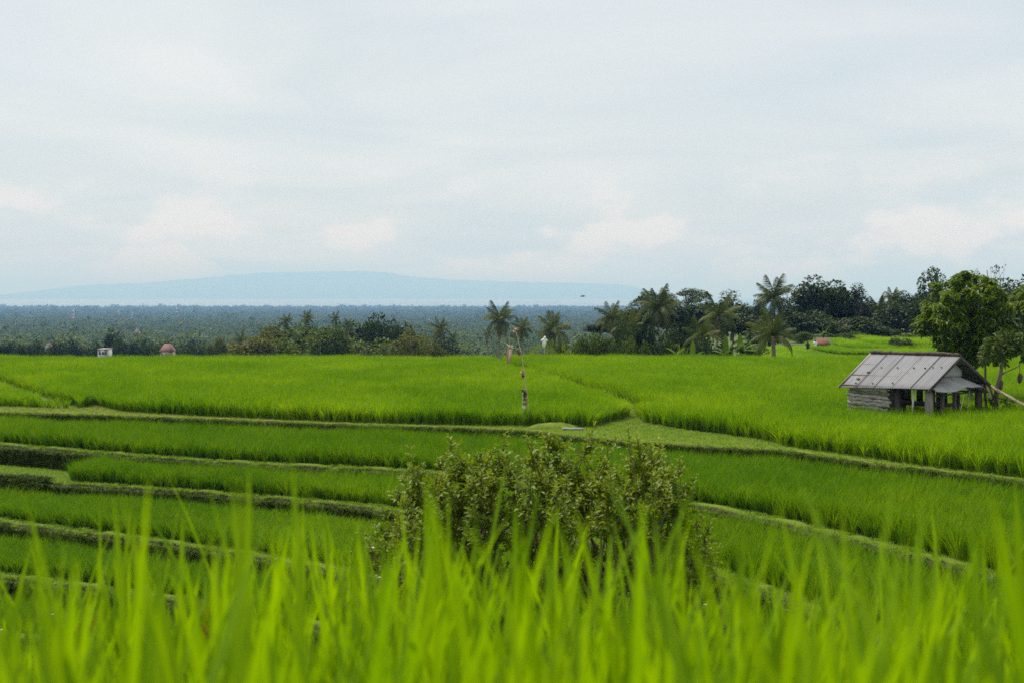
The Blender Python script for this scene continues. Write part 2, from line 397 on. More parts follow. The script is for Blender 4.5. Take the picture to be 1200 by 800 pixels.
ZZ = land(XX, np.maximum(YY, 0)) + np.where(YY > 130, 0.35, 0.05) * np.sin(XX * 0.9 + YY * .3) * np.sin(YY * 0.7)
nV, nU = YY.shape
ii = np.arange(nV * nU).reshape(nV, nU)
q = np.stack([ii[:-1, :-1], ii[:-1, 1:], ii[1:, 1:], ii[1:, :-1]], -1).reshape(-1, 4)
tag(link('ground', smooth(mesh_np('ground', np.stack([XX, YY, ZZ], -1), q, 'land'))), None, kind='structure')
SEA = -55.0
tag(link('sea', mesh_np('sea', [[-60000, 5200, SEA], [60000, 5200, SEA], [60000, 90000, SEA], [-60000, 90000, SEA]], np.array([[0, 1, 2, 3]]), 'sea')), None, kind='structure')
# island across the strait
ipx = [20, 40, 75, 110, 170, 225, 280, 300, 330, 380, 430, 452, 480, 530, 600, 670, 720, 745, 770]
ipy = [350, 346, 338.5, 334, 332, 327, 322, 320, 319, 318.3, 317.8, 319, 324, 328, 330, 331.5, 333, 336, 350]
ID = 30000.0
xs = np.linspace(18, 772, 190)
top = np.interp(xs, ipx, ipy); top = -(top - HORIZON) / FPX * ID
rough = sum(np.sin(xs * f + p0) * a for f, p0, a in ((0.21, 0, 5), (0.53, 1, 3), (1.1, 2, 2)))
prof = [(-5200, 0.0), (-4200, 0.25), (-2400, 0.62), (-900, 0.92), (0, 1.0), (2500, 0.7), (6000, 0.0)]
V = []
for dy_, k in prof:
    zz = SEA - 5 + (np.maximum(top + rough, SEA + 1) - SEA + 5) * k
    if k not in (0.0, 1.0): zz = zz + np.sin(xs * 0.31 + dy_) * 12 * k
    V.append(np.stack([(xs - 600) / FPX * ID, np.full_like(xs, ID + dy_), zz], -1))
V = np.array(V); ii = np.arange(V.shape[0] * V.shape[1]).reshape(V.shape[:2])
q = np.stack([ii[:-1, :-1], ii[:-1, 1:], ii[1:, 1:], ii[1:, :-1]], -1).reshape(-1, 4)
tag(link('hills', smooth(mesh_np('hills', V.reshape(-1, 3), q, 'island_land'))), 'long low island across the strait', kind='structure')

# ------------------------------------------------------------------ terraces
def line(pts, z, step=0.35):
    """polyline measured on the photo at level z -> evenly spaced, slightly wandering ground line"""
    w = np.array([G(px, py, z) for px, py in pts])
    return resample(w, step)
def resample(w, step=0.35, jig=0.03):
    w = np.asarray(w, float)
    for _ in range(2):                                        # corner cutting
        a, b = w[:-1], w[1:]
        w = np.concatenate([w[:1], np.stack([a * .75 + b * .25, a * .25 + b * .75], 1).reshape(-1, 2), w[-1:]])
    s = np.concatenate([[0], np.cumsum(np.linalg.norm(np.diff(w, axis=0), axis=1))])
    t = np.linspace(0, s[-1], max(2, int(s[-1] / step)))
    o = np.stack([np.interp(t, s, w[:, 0]), np.interp(t, s, w[:, 1])], 1)
    o[:, 1] += jig * (np.sin(t * 2.1) + np.sin(t * 5.3 + 1))
    return o
def to_n(a, n):
    s = np.linspace(0, 1, len(a)); t = np.linspace(0, 1, n)
    return np.stack([np.interp(t, s, a[:, 0]), np.interp(t, s, a[:, 1])], 1)
def rows_mesh(name, rows, mat, kind='structure'):
    n = len(rows[0]); V = np.array(rows).reshape(-1, 3)
    ii = np.arange(len(rows) * n).reshape(len(rows), n)
    q = np.stack([ii[:-1, :-1], ii[1:, :-1], ii[1:, 1:], ii[:-1, 1:]], -1).reshape(-1, 4)
    return tag(link(name, smooth(mesh_np(name, V, q, mat))), None, kind=kind)
def z3(a, z): return np.concatenate([a, np.broadcast_to(np.asarray(z, float), (len(a),))[:, None]], 1)
grass_pts, dry_pts, weed_pts = [], [], []
def normal2(a):
    t = np.gradient(a, axis=0); t /= np.linalg.norm(t, axis=1)[:, None]
    n = np.stack([t[:, 1], -t[:, 0]], 1)                       # towards the viewer for lines running left to right
    return np.where((n[:, 1] > 0)[:, None], -n, n)
def terrace(front, z, back_dy, drop, bund_w=0.45, bund_h=0.13, bank=0.10, mat='bund_earth', dens=110, dry=0.0, weeds=260):
    """flat paddy floor behind the line, grassy bund along it, earth bank below"""
    n = len(front); back = front + np.array([0, back_dy])
    rows_mesh('paddy_floor', [z3(back, z), z3(front + [0, .05], z)], 'mud')
    nr = normal2(front)
    wob = 0.025 * np.sin(np.arange(n) * .9) + 0.02 * rng.normal(size=n)
    f = lambda k: front + nr * k
    wv = bund_w * (1 + 0.18 * np.sin(np.arange(n) * .13))[:, None]
    rows = [z3(front, z - 0.05), z3(f(wv * .12), z + bund_h * .8 + wob), z3(f(wv * .5), z + bund_h + wob), z3(f(wv * .88), z + bund_h * .75 + wob),
            z3(f(wv * 1.0), z - 0.03), z3(f(wv + bank * .6), z - drop * .5 + 1.5 * wob), z3(f(wv + bank), z - drop), z3(f(wv + bank + 0.1), z - drop - 0.6)]
    rows_mesh('bund', rows, mat)
    L_ = np.linalg.norm(np.diff(front, axis=0), axis=1).sum()
    k = int(L_ * bund_w * dens)
    i = rng.uniform(0, n - 1.01, k); i0 = i.astype(int); fr = (i - i0)[:, None]
    u = rng.uniform(0.0, 1.12, k)[:, None]
    wvi = wv[i0]
    p = front[i0] * (1 - fr) + front[i0 + 1] * fr + nr[i0] * u * wvi
    pts = z3(p, z + bund_h * np.where(u[:, 0] < 1, 0.9, 0.3) - 0.02)
    m_ = rng.uniform(size=k) < dry
    grass_pts.append(pts[~m_]); dry_pts.append(pts[m_])
    k = int(L_ * weeds * drop); i = rng.uniform(0, n - 1.01, k); i0 = i.astype(int); fr = (i - i0)[:, None]; u = rng.uniform(0.0, 1.0, k) ** 1.3
    p = front[i0] * (1 - fr) + front[i0 + 1] * fr + nr[i0] * (wv[i0] + bank * u[:, None] + .02 + .05 * rng.uniform(size=k)[:, None])
    weed_pts.append(z3(p, z - drop * u))
    return f(wv + bank)

Z0, Z1, Z2, Z3, Z4, Z5 = -4.56, -5.24, -5.80, -6.40, -7.04, -7.75
L0f = line([(-150, 482), (0, 484), (100, 487), (250, 492.5), (400, 498.5), (600, 504), (700, 516), (800, 523), (900, 528), (940, 531), (1000, 541), (1100, 553), (1200, 565), (1350, 592)], Z0)
L1 = line([(-150, 511), (0, 522), (100, 531), (200, 539), (300, 545.5), (400, 550), (479, 553), (600, 566), (783, 588), (900, 608), (1000, 632), (1150, 669), (1350, 735)], Z1)
L2 = line([(-150, 556), (0, 562), (98, 569), (200, 576), (300, 584), (430, 594), (600, 616), (760, 648), (900, 690), (1100, 770), (1250, 860)], Z2)
L3 = line([(-150, 592), (0, 611), (100, 624), (200, 638), (300, 652), (390, 667), (500, 690), (700, 745), (820, 800)], Z3)
L4 = line([(-150, 655), (0, 675), (60, 682), (200, 702), (350, 728), (500, 765)], Z4)
L5 = line([(-150, 720), (0, 742), (200, 775), (400, 820)], Z5)
# T0: the large upper fields share one floor
T0back = 94.0
n = len(L0f)
rows_mesh('paddy_floor', [z3(to_n(np.array([[-46, 95.], [-20, 95.], [0, 94.], [14, 92.], [46, 86.]]), n), Z0), z3(to_n(L0f + [0, 4.5], n), Z0), z3(L0f + [0, .05], Z0)], 'mud')
b0 = terrace(L0f, Z0 + .02, 0.9, Z0 - Z1 + .05, 0.22, 0.06, 0.12, mat='path_earth', dens=170, dry=0.25)
b1 = terrace(L1, Z1, 14, Z1 - Z2 + .1, 0.42, 0.14, 0.12)
b2 = terrace(L2, Z2, 9, Z2 - Z3 + .1, 0.40, 0.14, 0.12)
b3 = terrace(L3, Z3, 9, Z3 - Z4 + .1, 0.42, 0.14, 0.12)
b4 = terrace(L4, Z4, 9, Z4 - Z5 + .1, 0.42, 0.14, 0.12)
b5 = terrace(L5, Z5, 9, 1.5, 0.42, 0.14, 0.12)
# grassy path between the upper field and its lower edge
def in_poly(p, poly):
    x, y = p[:, 0], p[:, 1]; ins = np.zeros(len(p), bool); j = len(poly) - 1
    for i in range(len(poly)):
        xi, yi = poly[i]; xj, yj = poly[j]
        c = ((yi > y) != (yj > y)) & (x < (xj - xi) * (y - yi) / (yj - yi + 1e-12) + xi)
        ins ^= c; j = i
    return ins
def fill(poly, sp, jit=0.35):
    poly = np.asarray(poly); lo, hi = poly.min(0), poly.max(0)
    gx, gy = np.meshgrid(np.arange(lo[0], hi[0], sp), np.arange(lo[1], hi[1], sp))
    p = np.stack([gx.ravel(), gy.ravel()], 1); p += rng.uniform(-jit, jit, p.shape) * sp
    p = p[np.abs(p[:, 0]) < p[:, 1] * 0.44 + 2]
    return p[in_poly(p, poly)]
front_left = line([(-150, 477), (0, 479), (60, 481), (103, 482)], Z0 - .1)
front_mid = line([(113, 475), (135, 481), (160, 484), (250, 488.5), (400, 495.5), (520, 498.5), (600, 499.5), (660, 500.5), (690, 501)], Z0)
front_right = line([(746, 489), (752, 495), (765, 498), (800, 504), (850, 510), (895, 516), (918, 524), (1000, 535), (1100, 550), (1200, 561), (1350, 586)], Z0)
gap_r = np.array([[2.8, 51.0], [4.45, 53.6], [3.9, 58], [2.9, 65], [1.6, 73], [0, 82], [-1.6, 94]])
gap_l = np.array([front_mid[0], [-17.6, 58], [-21.6, 65], [-27.6, 76], [-36, 94]])
far = lambda x0, x1: [(x, 93.6 + 0.7 * math.sin(x * .3) - max(0, x - 14) * 0.28) for x in np.linspace(x0, x1, 14)]
poly_mid = list(front_mid) + [tuple(p) for p in gap_r[1:]] + far(-1.6, -36)[1:-1] + [tuple(p) for p in gap_l[::-1]]
poly_right = list(front_right) + far(46, -0.6) + [tuple(p + [1.35, 0]) for p in gap_r[::-1][1:-1]] 
poly_left = list(front_left) + [tuple(p - [1.2, 0.3]) for p in gap_l[1:]] + [(-46, 94)]
HUT_B = np.array([14.05, 47.8]); TH = R(50)
hu, hv = np.array([math.cos(TH), -math.sin(TH)]), np.array([math.sin(TH), math.cos(TH)])
HL, HW = 3.46, 3.32
def outside_hut(p):
    dlt = p - HUT_B; a, b = dlt @ hu, dlt @ hv
    return ~((a < -0.15) & (a > -HL + .2) & (b > 0.15) & (b < HW - 0.1))
poly_path = np.concatenate([L0f, np.array([[45, 40.], [20, 60], [0, 60], [-40, 70]])])
pp = fill(poly_path, 0.095)
pp = pp[~in_poly(pp, np.array(poly_mid)) & ~in_poly(pp, np.array(poly_right)) & ~in_poly(pp, np.array(poly_left))]
pp = pp[pp[:, 1] < 62]
lft = rng.uniform(size=len(pp)) < np.clip((3.0 - pp[:, 0]) / 8.0, 0.03, 0.72)
grass_pts.append(z3(pp[~lft], Z0)); dry_pts.append(z3(pp[lft], Z0))
# grass floor under the path
pm = np.concatenate([to_n(L0f, 120)])
rows_mesh('path', [z3(pm + [0, 5.2], Z0 + .004), z3(pm + [0, 2.5], Z0 + .02), z3(pm + [0, 0.1], Z0 + .03)], 'path_earth')

# ------------------------------------------------------------------ rice
def rice_clump(seed, h=0.8, blades=34, spread=0.13, w=0.013, segs=3):
    r = np.random.default_rng(seed)
    n = blades
    a = r.uniform(0, 2 * np.pi, n); rad = r.uniform(0, .05, n)
    base = np.stack([np.cos(a) * rad, np.sin(a) * rad, r.uniform(0, .28, n) * h], 1)
    out = np.stack([np.cos(a), np.sin(a), np.zeros(n)], 1)
    lean = r.uniform(0.06, 0.36, n)[:, None]
    d0 = out * lean * .7 + np.array([0, 0, 1.]); d0 /= np.linalg.norm(d0, axis=1)[:, None]
    ln = r.uniform(0.62, 1.02, n) * (h - base[:, 2])
    bend = out * r.uniform(0.05, 0.5, n)[:, None] - np.array([0, 0, 1.]) * r.uniform(0.0, 0.22, n)[:, None]
    th = a + np.pi / 2 + r.uniform(-.9, .9, n)
    side = np.stack([np.cos(th), np.sin(th), np.zeros(n)], 1)
    V, Q = strips(base, d0, side, ln, w * r.uniform(.8, 1.3, n), bend, segs)
    return V, Q
def rice_sources(tag_, mat, h, **kw):
    out = []
    for s in range(6):
        V, Q = rice_clump(100 + s, h, **kw); out.append(source('%s_%d' % (tag_, s), mesh_np('rice_clump', V, Q, mat)))
    return out
SRC = {'rice': rice_sources('rice', 'rice', 0.8), 'rice_dark': rice_sources('rice_dark', 'rice_dark', 0.78, w=0.012, blades=36)}
def paddy(name, poly, z, sp, src, h=1.0, label=None, filt=None, zf=None):
    p = fill(poly, sp)
    if filt is not None: p = p[filt(p)]
    n = len(p); zz = np.full(n, z) if zf is None else zf(p)
    hn = 1 + .08 * np.sin(p[:, 0] * .55 + 1) * np.sin(p[:, 1] * .37) + .05 * np.sin(p[:, 0] * 1.7 + p[:, 1] * 1.1)
    s = rng.uniform(.80, 1.14, n) * hn * h
    rot = np.stack([rng.normal(0, .06, n), rng.normal(0, .06, n), rng.uniform(0, 6.28, n)], 1)
    wd = max(1.0, sp / 0.19) * rng.uniform(.95, 1.2, n)
    scl = np.stack([wd, wd, s], 1)
    return scatter(name, z3(p, zz), rot, scl, rng.integers(0, len(src), n), src, label=label)
paddy('rice_plants', poly_mid, Z0, 0.175, SRC['rice'], label='bright green young rice filling the wide upper paddy')
paddy('rice_plants', poly_right, Z0, 0.175, SRC['rice'], 1.04, label='bright green young rice standing around the tin-roofed hut', filt=outside_hut)
paddy('rice_plants', poly_left, Z0 - .1, 0.2, SRC['rice'], .98, label='green rice in the corner paddy behind the dry path')
def below(up, front, z, sp, back=0.12, x0=-99, x1=99, h=1.0, label=None, fr=0.0):
    poly = np.concatenate([front + [0, .08 + fr], (up + [0, -back])[::-1]])
    return paddy('rice_plants', poly, z, sp, SRC['rice_dark'], h, label=label, filt=lambda p: (p[:, 0] > x0) & (p[:, 0] < x1))
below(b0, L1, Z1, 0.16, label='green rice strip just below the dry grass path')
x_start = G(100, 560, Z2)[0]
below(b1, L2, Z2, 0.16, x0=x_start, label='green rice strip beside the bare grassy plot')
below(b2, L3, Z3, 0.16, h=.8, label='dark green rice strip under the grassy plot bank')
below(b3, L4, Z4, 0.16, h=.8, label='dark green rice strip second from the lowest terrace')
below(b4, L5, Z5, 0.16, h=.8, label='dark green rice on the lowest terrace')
# small bare plot at the left end of that terrace, with a scruffy bank
i = b1[:, 0] < x_start + .4
plot = np.concatenate([L2[L2[:, 0] < x_start + .3], b1[i][::-1]])
p = fill(plot, 0.09); grass_pts.append(z3(p, Z2)); 
rows_mesh('grass_plot', [z3(to_n(b1[i], 40) + [0, .3], Z2 + .012), z3(to_n(L2[L2[:, 0] < x_start + .4], 40), Z2 + .02)], 'bund_earth')
k = 2600
i0 = rng.integers(0, (L2[:, 0] < x_start - .6).sum(), k)
nr2 = normal2(L2)
u = rng.uniform(0.25, 1.05, k)[:, None]
weed_pts.append(z3(L2[i0] + (L2[i0 + 1] - L2[i0]) * rng.uniform(size=k)[:, None] + nr2[i0] * u, Z2 + .16 - .95 * np.clip(u[:, 0] - .45, 0, 1) + rng.uniform(0, .08, k)))

# terraces on the right, behind the hut
far_fields = [
    (-4.08, [(1004, 396.5), (1008, 400), (1020, 403.5), (1040, 406), (1075, 406), (1110, 405), (1200, 404), (1400, 404)], 127, 'level rice field in front of the dark trees beyond the hut'),
    (-4.30, [(976, 400), (980, 405), (995, 409.5), (1015, 411), (1060, 411), (1110, 410), (1400, 409)], 117, 'curved rice terrace beside the little red-roofed hut'),
    (-4.45, [(944, 405), (955, 411), (972, 414.5), (1000, 416), (1060, 416.5), (1400, 414)], 112, 'low rice terrace below the little red-roofed hut'),
]
for z, pts, yb, lab in far_fields:
    ln = line(pts, z, 0.6)
    xr = ln[-1][0]
    x0 = ln[0][0]
    poly = np.concatenate([ln, np.array([[xr + 4, yb], [x0 + 2.0 * (yb / ln[0][1] - 1) + 0.6, yb]])])
    rows_mesh('paddy_floor', [z3(to_n(np.array([[x0 - .5, yb + 4], [xr + 6, yb + 4]]), len(ln)), z), z3(ln - [0, .5], z), z3(ln - [0, .7], z - .7)], 'bund_earth')
    paddy('rice_plants', poly, z, 0.3, SRC['rice'], .62, label=lab)
    k = 1500; j = rng.integers(0, len(ln), k)
    grass_pts.append(z3(ln[j] + np.stack([rng.normal(0, .25, k), rng.uniform(-.75, .1, k)], 1), z))
paddy('rice_plants', np.array([[13.5, 92], [30, 86], [48, 80], [50, 132], [20.5, 124], [17.5, 112]]), 0, 0.3, SRC['rice'], .42, label='short rice and grass between the wide field and the red-roofed shelter', zf=lambda p: land(p[:, 0], p[:, 1]))

# grass tufts
def tuft(seed, h, n=16, w=0.012, spread=0.07, flop=0.6):
    r = np.random.default_rng(seed); a = r.uniform(0, 2 * np.pi, n)
    base = np.stack([r.uniform(-spread, spread, n), r.uniform(-spread, spread, n), np.zeros(n)], 1)
    out = np.stack([np.cos(a), np.sin(a), np.zeros(n)], 1)
    d0 = out * r.uniform(.2, flop, n)[:, None] + np.array([0, 0, 1.])
    d0 /= np.linalg.norm(d0, axis=1)[:, None]
    side = np.stack([-np.sin(a), np.cos(a), np.zeros(n)], 1)
    return strips(base, d0, side, r.uniform(.5, 1, n) * h, w, out * .4 - np.array([0, 0, .25]), 2)
def tufts(nm, mat, h, **kw): return [source('%s_%d' % (nm, s), mesh_np(nm, *tuft(300 + s, h, **kw), mat)) for s in range(4)]
def scatter_pts(name, pts, src, s0, s1, label):
    p = np.concatenate(pts); n = len(p); s = rng.uniform(s0, s1, n)
    rot = np.stack([rng.normal(0, .12, n), rng.normal(0, .12, n), rng.uniform(0, 6.28, n)], 1)
    return scatter(name, p, rot, np.stack([s, s, s], 1), rng.integers(0, len(src), n), src, label=label)
scatter_pts('grass', grass_pts, tufts('grass_tuft', 'grass', 0.085), .7, 1.5, 'short green grass on the bunds and paths')
scatter_pts('dry_grass', dry_pts, tufts('dry_tuft', 'dry_grass', 0.07, flop=1.4), .7, 1.4, 'cut yellowing grass along the path')
scatter_pts('weeds', weed_pts, tufts('weed_tuft', 'weed', 0.12, flop=1.5), .7, 1.6, 'weeds hanging on the earth banks')

# foreground rice at the photographer's feet
def near_rice():
    V_, Q_, n0 = [], [], 0
    r = np.random.default_rng(21)
    gx, gy = np.meshgrid(np.arange(-2.6, 2.6, 0.125), np.arange(0.92, 3.2, 0.125))
    c = np.stack([gx.ravel(), gy.ravel()], 1) + r.uniform(-.06, .06, (gx.size, 2))
    c = c[np.abs(c[:, 0]) < c[:, 1] * 0.40 + 0.45]
    for x, y in c:
        gz = float(land(x, y)) - 0.02
        nst = r.integers(4, 7)
        hh = 0.835 + 0.035 * math.sin(x * 4 + y) + r.normal(0, .03)
        for s in range(nst):
            a = r.uniform(0, 6.28); bx, by = x + math.cos(a) * .04, y + math.sin(a) * .04
            k = r.integers(3, 6)
            lean = np.array([math.cos(a) * .06, math.sin(a) * .06, 1.0])
            ht = np.linspace(0.25, 0.62, k) * hh
            az = a + np.arange(k) * np.pi + r.normal(0, .5, k)
            out = np.stack([np.cos(az), np.sin(az), np.zeros(k)], 1)
            base = np.array([bx, by, gz]) + lean * ht[:, None]
            d0 = out * r.uniform(.02, .20, k)[:, None] + np.array([0, 0, 1.]); d0 /= np.linalg.norm(d0, axis=1)[:, None]
            ln = r.uniform(.34, .50, k) * (hh / .86)
            if r.uniform() < .03: ln = ln * 1.2
            bend = out * r.uniform(.02, .26, k)[:, None] - np.array([0, 0, 1.]) * r.uniform(0, .08, k)[:, None]
            tipz = base[:, 2] + (d0[:, 2] + bend[:, 2]) * ln; ty = HORIZON - FPX * tipz / base[:, 1]     # keep nearly all tips about a forearm below eye level
            ln = np.where(ty < 545, ln * np.where(r.uniform(size=k) < .92, .68, .86), ln)
            th = az + np.pi / 2 + r.uniform(-.7, .7, k)
            side = np.stack([np.cos(th), np.sin(th), np.zeros(k)], 1)
            V, Q = strips(base, d0, side, ln, r.uniform(.009, .0145, k), bend, 7, tipw=0.06)
            V_.append(V); Q_.append(Q + n0); n0 += len(V)
            V, Q = strips(np.array([[bx, by, gz]]), lean[None], np.array([[1., 0, 0]]), hh * .6, .006, np.zeros((1, 3)), 3)
            V_.append(V); Q_.append(Q + n0); n0 += len(V)
    return np.concatenate(V_), np.concatenate(Q_)
V, Q = near_rice()
tag(link('rice_plants', smooth(mesh_np('rice_plants', V, Q, 'rice_near'))), 'tall bright green rice blades out of focus at the near edge', kind='stuff')

# ------------------------------------------------------------------ trees
def limb(mb, a, b, r0, r1, sag=0.0, n=5, wob=0.03, rr=None):
    rr = rr or np.random.default_rng(int(abs(a[0] * 999 + b[1] * 777 + b[2] * 555)) % 2**31)
    t = np.linspace(0, 1, n)[:, None]; a, b = np.asarray(a, float), np.asarray(b, float)
    p = a * (1 - t) + b * t; ln = np.linalg.norm(b - a)
    p[1:-1] += rr.normal(0, wob * ln, (n - 2, 3)); p[:, 2] += sag * ln * np.sin(np.pi * t[:, 0])
    mb.tube(p, np.linspace(r0, r1, n), 6)
    return p
def crown_leaves(r, centers, radii, per, size, aspect=0.55, droop=0.2, flat=1.0, up=0.5):
    pos, dr, nm, ln = [], [], [], []
    for c, rad in zip(centers, radii):
        n = max(6, int(per * rad * rad)); u = rand_unit(n, r)
        rr = rad * r.uniform(.35, 1.0, n) ** .6
        pos.append(c + u * rr[:, None] * np.array([1, 1, flat])); 
        dr.append(u * .8 + rand_unit(n, r) * .6 - np.array([0, 0, droop]))
        nm.append(u * .5 + rand_unit(n, r) * .45 + np.array([0, 0, up])); ln.append(r.uniform(.65, 1.25, n) * size)
    pos, dr, nm, ln = map(np.concatenate, (pos, dr, nm, ln))
    return leaf_cards(pos, dr, nm, ln, ln * aspect)
def tree_meshes(seed, kind, leaf='leaf_dark'):
    """unit-height tree: returns (trunk mesh, crown mesh, crown half width)"""
    r = np.random.default_rng(seed); mb = MB()
    def grow(nc, cz, rx, rz, rmin, rmax, base=0.3, shape=1.0):
        cs, rs = [], []
        while len(cs) < nc:
            u = rand_unit(1, r)[0] * r.uniform(.45, 1.0) ** .5
            c = np.array([u[0] * rx, u[1] * rx, cz + u[2] * rz])
            if shape != 1.0: c[:2] *= (1 - (c[2] - (cz - rz)) / (2 * rz)) * shape + .15
            cs.append(c); rs.append(r.uniform(rmin, rmax))
        return cs, rs
    if kind == 'round':
        cs, rs = grow(26, .60, .27, .30, .09, .16); hw = .38
        V, Q = crown_leaves(r, cs, rs, 7500, .050)
    elif kind == 'open':
        cs, rs = grow(22, .62, .30, .32, .06, .12); hw = .38
        V, Q = crown_leaves(r, cs, rs, 8500, .046)
    elif kind == 'tall':
        cs, rs = grow(26, .56, .15, .40, .07, .12); hw = .23
        V, Q = crown_leaves(r, cs, rs, 6000, .040)
    elif kind == 'cone':
        cs, rs = grow(30, .54, .24, .42, .06, .10, shape=1.25); hw = .32
        V, Q = crown_leaves(r, cs, rs, 7000, .036)
    elif kind == 'low':
        cs, rs = grow(24, .48, .50, .34, .15, .24); hw = .68
        V, Q = crown_leaves(r, cs, rs, 3200, .075)
    elif kind == 'umbrella':
        cs, rs = [], []
        for k in range(24):
            a = r.uniform(0, 6.28); q_ = r.uniform(.08, .48); cs.append(np.array([math.cos(a) * q_, math.sin(a) * q_, .70 + .27 * r.uniform() * (1.1 - q_)])); rs.append(r.uniform(.08, .15))
        hw = .55
        V, Q = crown_leaves(r, cs, rs, 6500, .036, flat=.3, up=1.0)
    elif kind == 'wispy':
        cs, rs = grow(17, .68, .24, .30, .025, .05); hw = .30
        V, Q = crown_leaves(r, cs, rs, 9000, .028)
    fork = np.array([r.normal(0, .02), r.normal(0, .02), .26 if kind != 'umbrella' else .42])
    limb(mb, (0, 0, -.03), fork, .028, .020, wob=.02, rr=r)
    top = np.array([r.normal(0, .03), r.normal(0, .03), .78])
    limb(mb, fork, top, .019, .006, wob=.04, rr=r)
    for c in cs:
        t = r.uniform(.0, .7); s = fork * (1 - t) + top * t
        if s[2] > c[2] - .02: s = fork
        limb(mb, s, c, .009 if kind != 'wispy' else .005, .002, sag=.06, rr=r)
    crown = mesh_np('crown', V, Q, leaf)
    return mb.mesh('trunk', 'bark'), crown, hw
TREES = {}
def tree(px, ytop, D, half_px, kind, leaf, label, group=None, var=0, name='broadleaf_tree', base=None, rz=None):
    key = (kind, leaf, var)
    if key not in TREES: TREES[key] = tree_meshes(hash_(key), kind, leaf)
    tr, cr, hw = TREES[key]
    t = P(px, ytop, D); zb = float(land(t.x, D)) if base is None else base
    H = t.z - zb; W = half_px / FPX * D / hw
    o = thing(name, label, 'tree', (t.x, D, zb), rng.uniform(0, 6.28) if rz is None else rz, group, (W, W, H))
    link('trunk', tr, o); c = link('crown', cr, o); c['kind'] = 'stuff'
    return o
def hash_(k): return sum((i + 1) * ord(ch) for i, ch in enumerate(str(k))) % 100003

# coconut palms
def frond_mesh(seed, droop, mat='palm_leaf', n=30, wfac=1.0):
    r = np.random.default_rng(seed); mb = MB()
    t = np.linspace(0, 1, 10)
    ang = 0.25 - droop * t                                   # pitch along the rib
    dxs = np.cos(ang); dzs = np.sin(ang)
    rib = np.stack([np.concatenate([[0], np.cumsum(dxs[:-1])]) / 9, np.zeros(10), np.concatenate([[0], np.cumsum(dzs[:-1])]) / 9], 1)
    mb.tube(rib, np.linspace(.014, .004, 10), 4)
    for sgn in (-1, 1):
        tt = np.linspace(.10, .99, n) + r.normal(0, .006, n); tt = np.clip(tt, 0, 1)
        b = np.stack([np.interp(tt, t, rib[:, k]) for k in range(3)], 1)
        tg = np.gradient(b, axis=0); tg /= np.linalg.norm(tg, axis=1)[:, None]
        ln = .30 * np.sin(np.pi * (tt * .82 + .14)) ** .7 * r.uniform(.85, 1.1, n)
        hang = r.uniform(.25, .7, n)[:, None]
        d0 = tg * .55 + np.array([0, sgn, 0]) * .8 - np.array([0, 0, 1.]) * hang; d0 /= np.linalg.norm(d0, axis=1)[:, None]
        V, Q = strips(b, d0, tg, ln, .030 * wfac, np.array([[0, 0, -.35]]) * np.ones((n, 1)), 2, tipw=.15)
        mb.add(V, Q)
    return mb.mesh('frond', mat)
FR = [frond_mesh(1, .55), frond_mesh(2, 1.1), frond_mesh(3, 1.7), frond_mesh(4, 2.3)]
FRD = frond_mesh(5, 2.4, 'palm_dry')
def palm(px, yhub, D, rad_px, label, nf=20, group=None, lean=0.06, tr=0.13, base=None, dry=1, seed=0, pitch=(1.25, -0.7), name='coconut_palm'):
    r = np.random.default_rng(500 + seed)
    h = P(px, yhub, D); ln = rad_px / FPX * D * 1.08
    la = r.uniform(-1, 1) * lean
    zb = float(land(h.x, D)) if base is None else base
    H = h.z - zb
    bx = h.x - la * H
    o = thing(name, label, 'palm tree', (bx, D, zb), 0, group)
    mb = MB(); t = np.linspace(0, 1, 9)
    pts = np.stack([la * H * t ** 1.7, 0 * t, t * (H + .1)], 1)
    mb.tube(pts, np.interp(t, [0, .08, 1], [tr * 1.5, tr, tr * .75]), 8)
    mb.obj('trunk', 'palm_bark', o)
    for k in range(nf):
        f = k / (nf - 1); pt = pitch[0] + (pitch[1] - pitch[0]) * f + r.normal(0, .1)
        a = k * 2.39996 + r.normal(0, .15)
        m_ = FR[min(3, int(f * 3.2 + r.uniform(0, .8)))]
        if dry and k >= nf - dry: m_, pt = FRD, -1.0
        fo = link('frond', m_, o, (la * H, 0, H))
        fo.rotation_euler = (0, -pt, a); s = ln * r.uniform(.85, 1.1); fo.scale = (s, s, s)
    return o
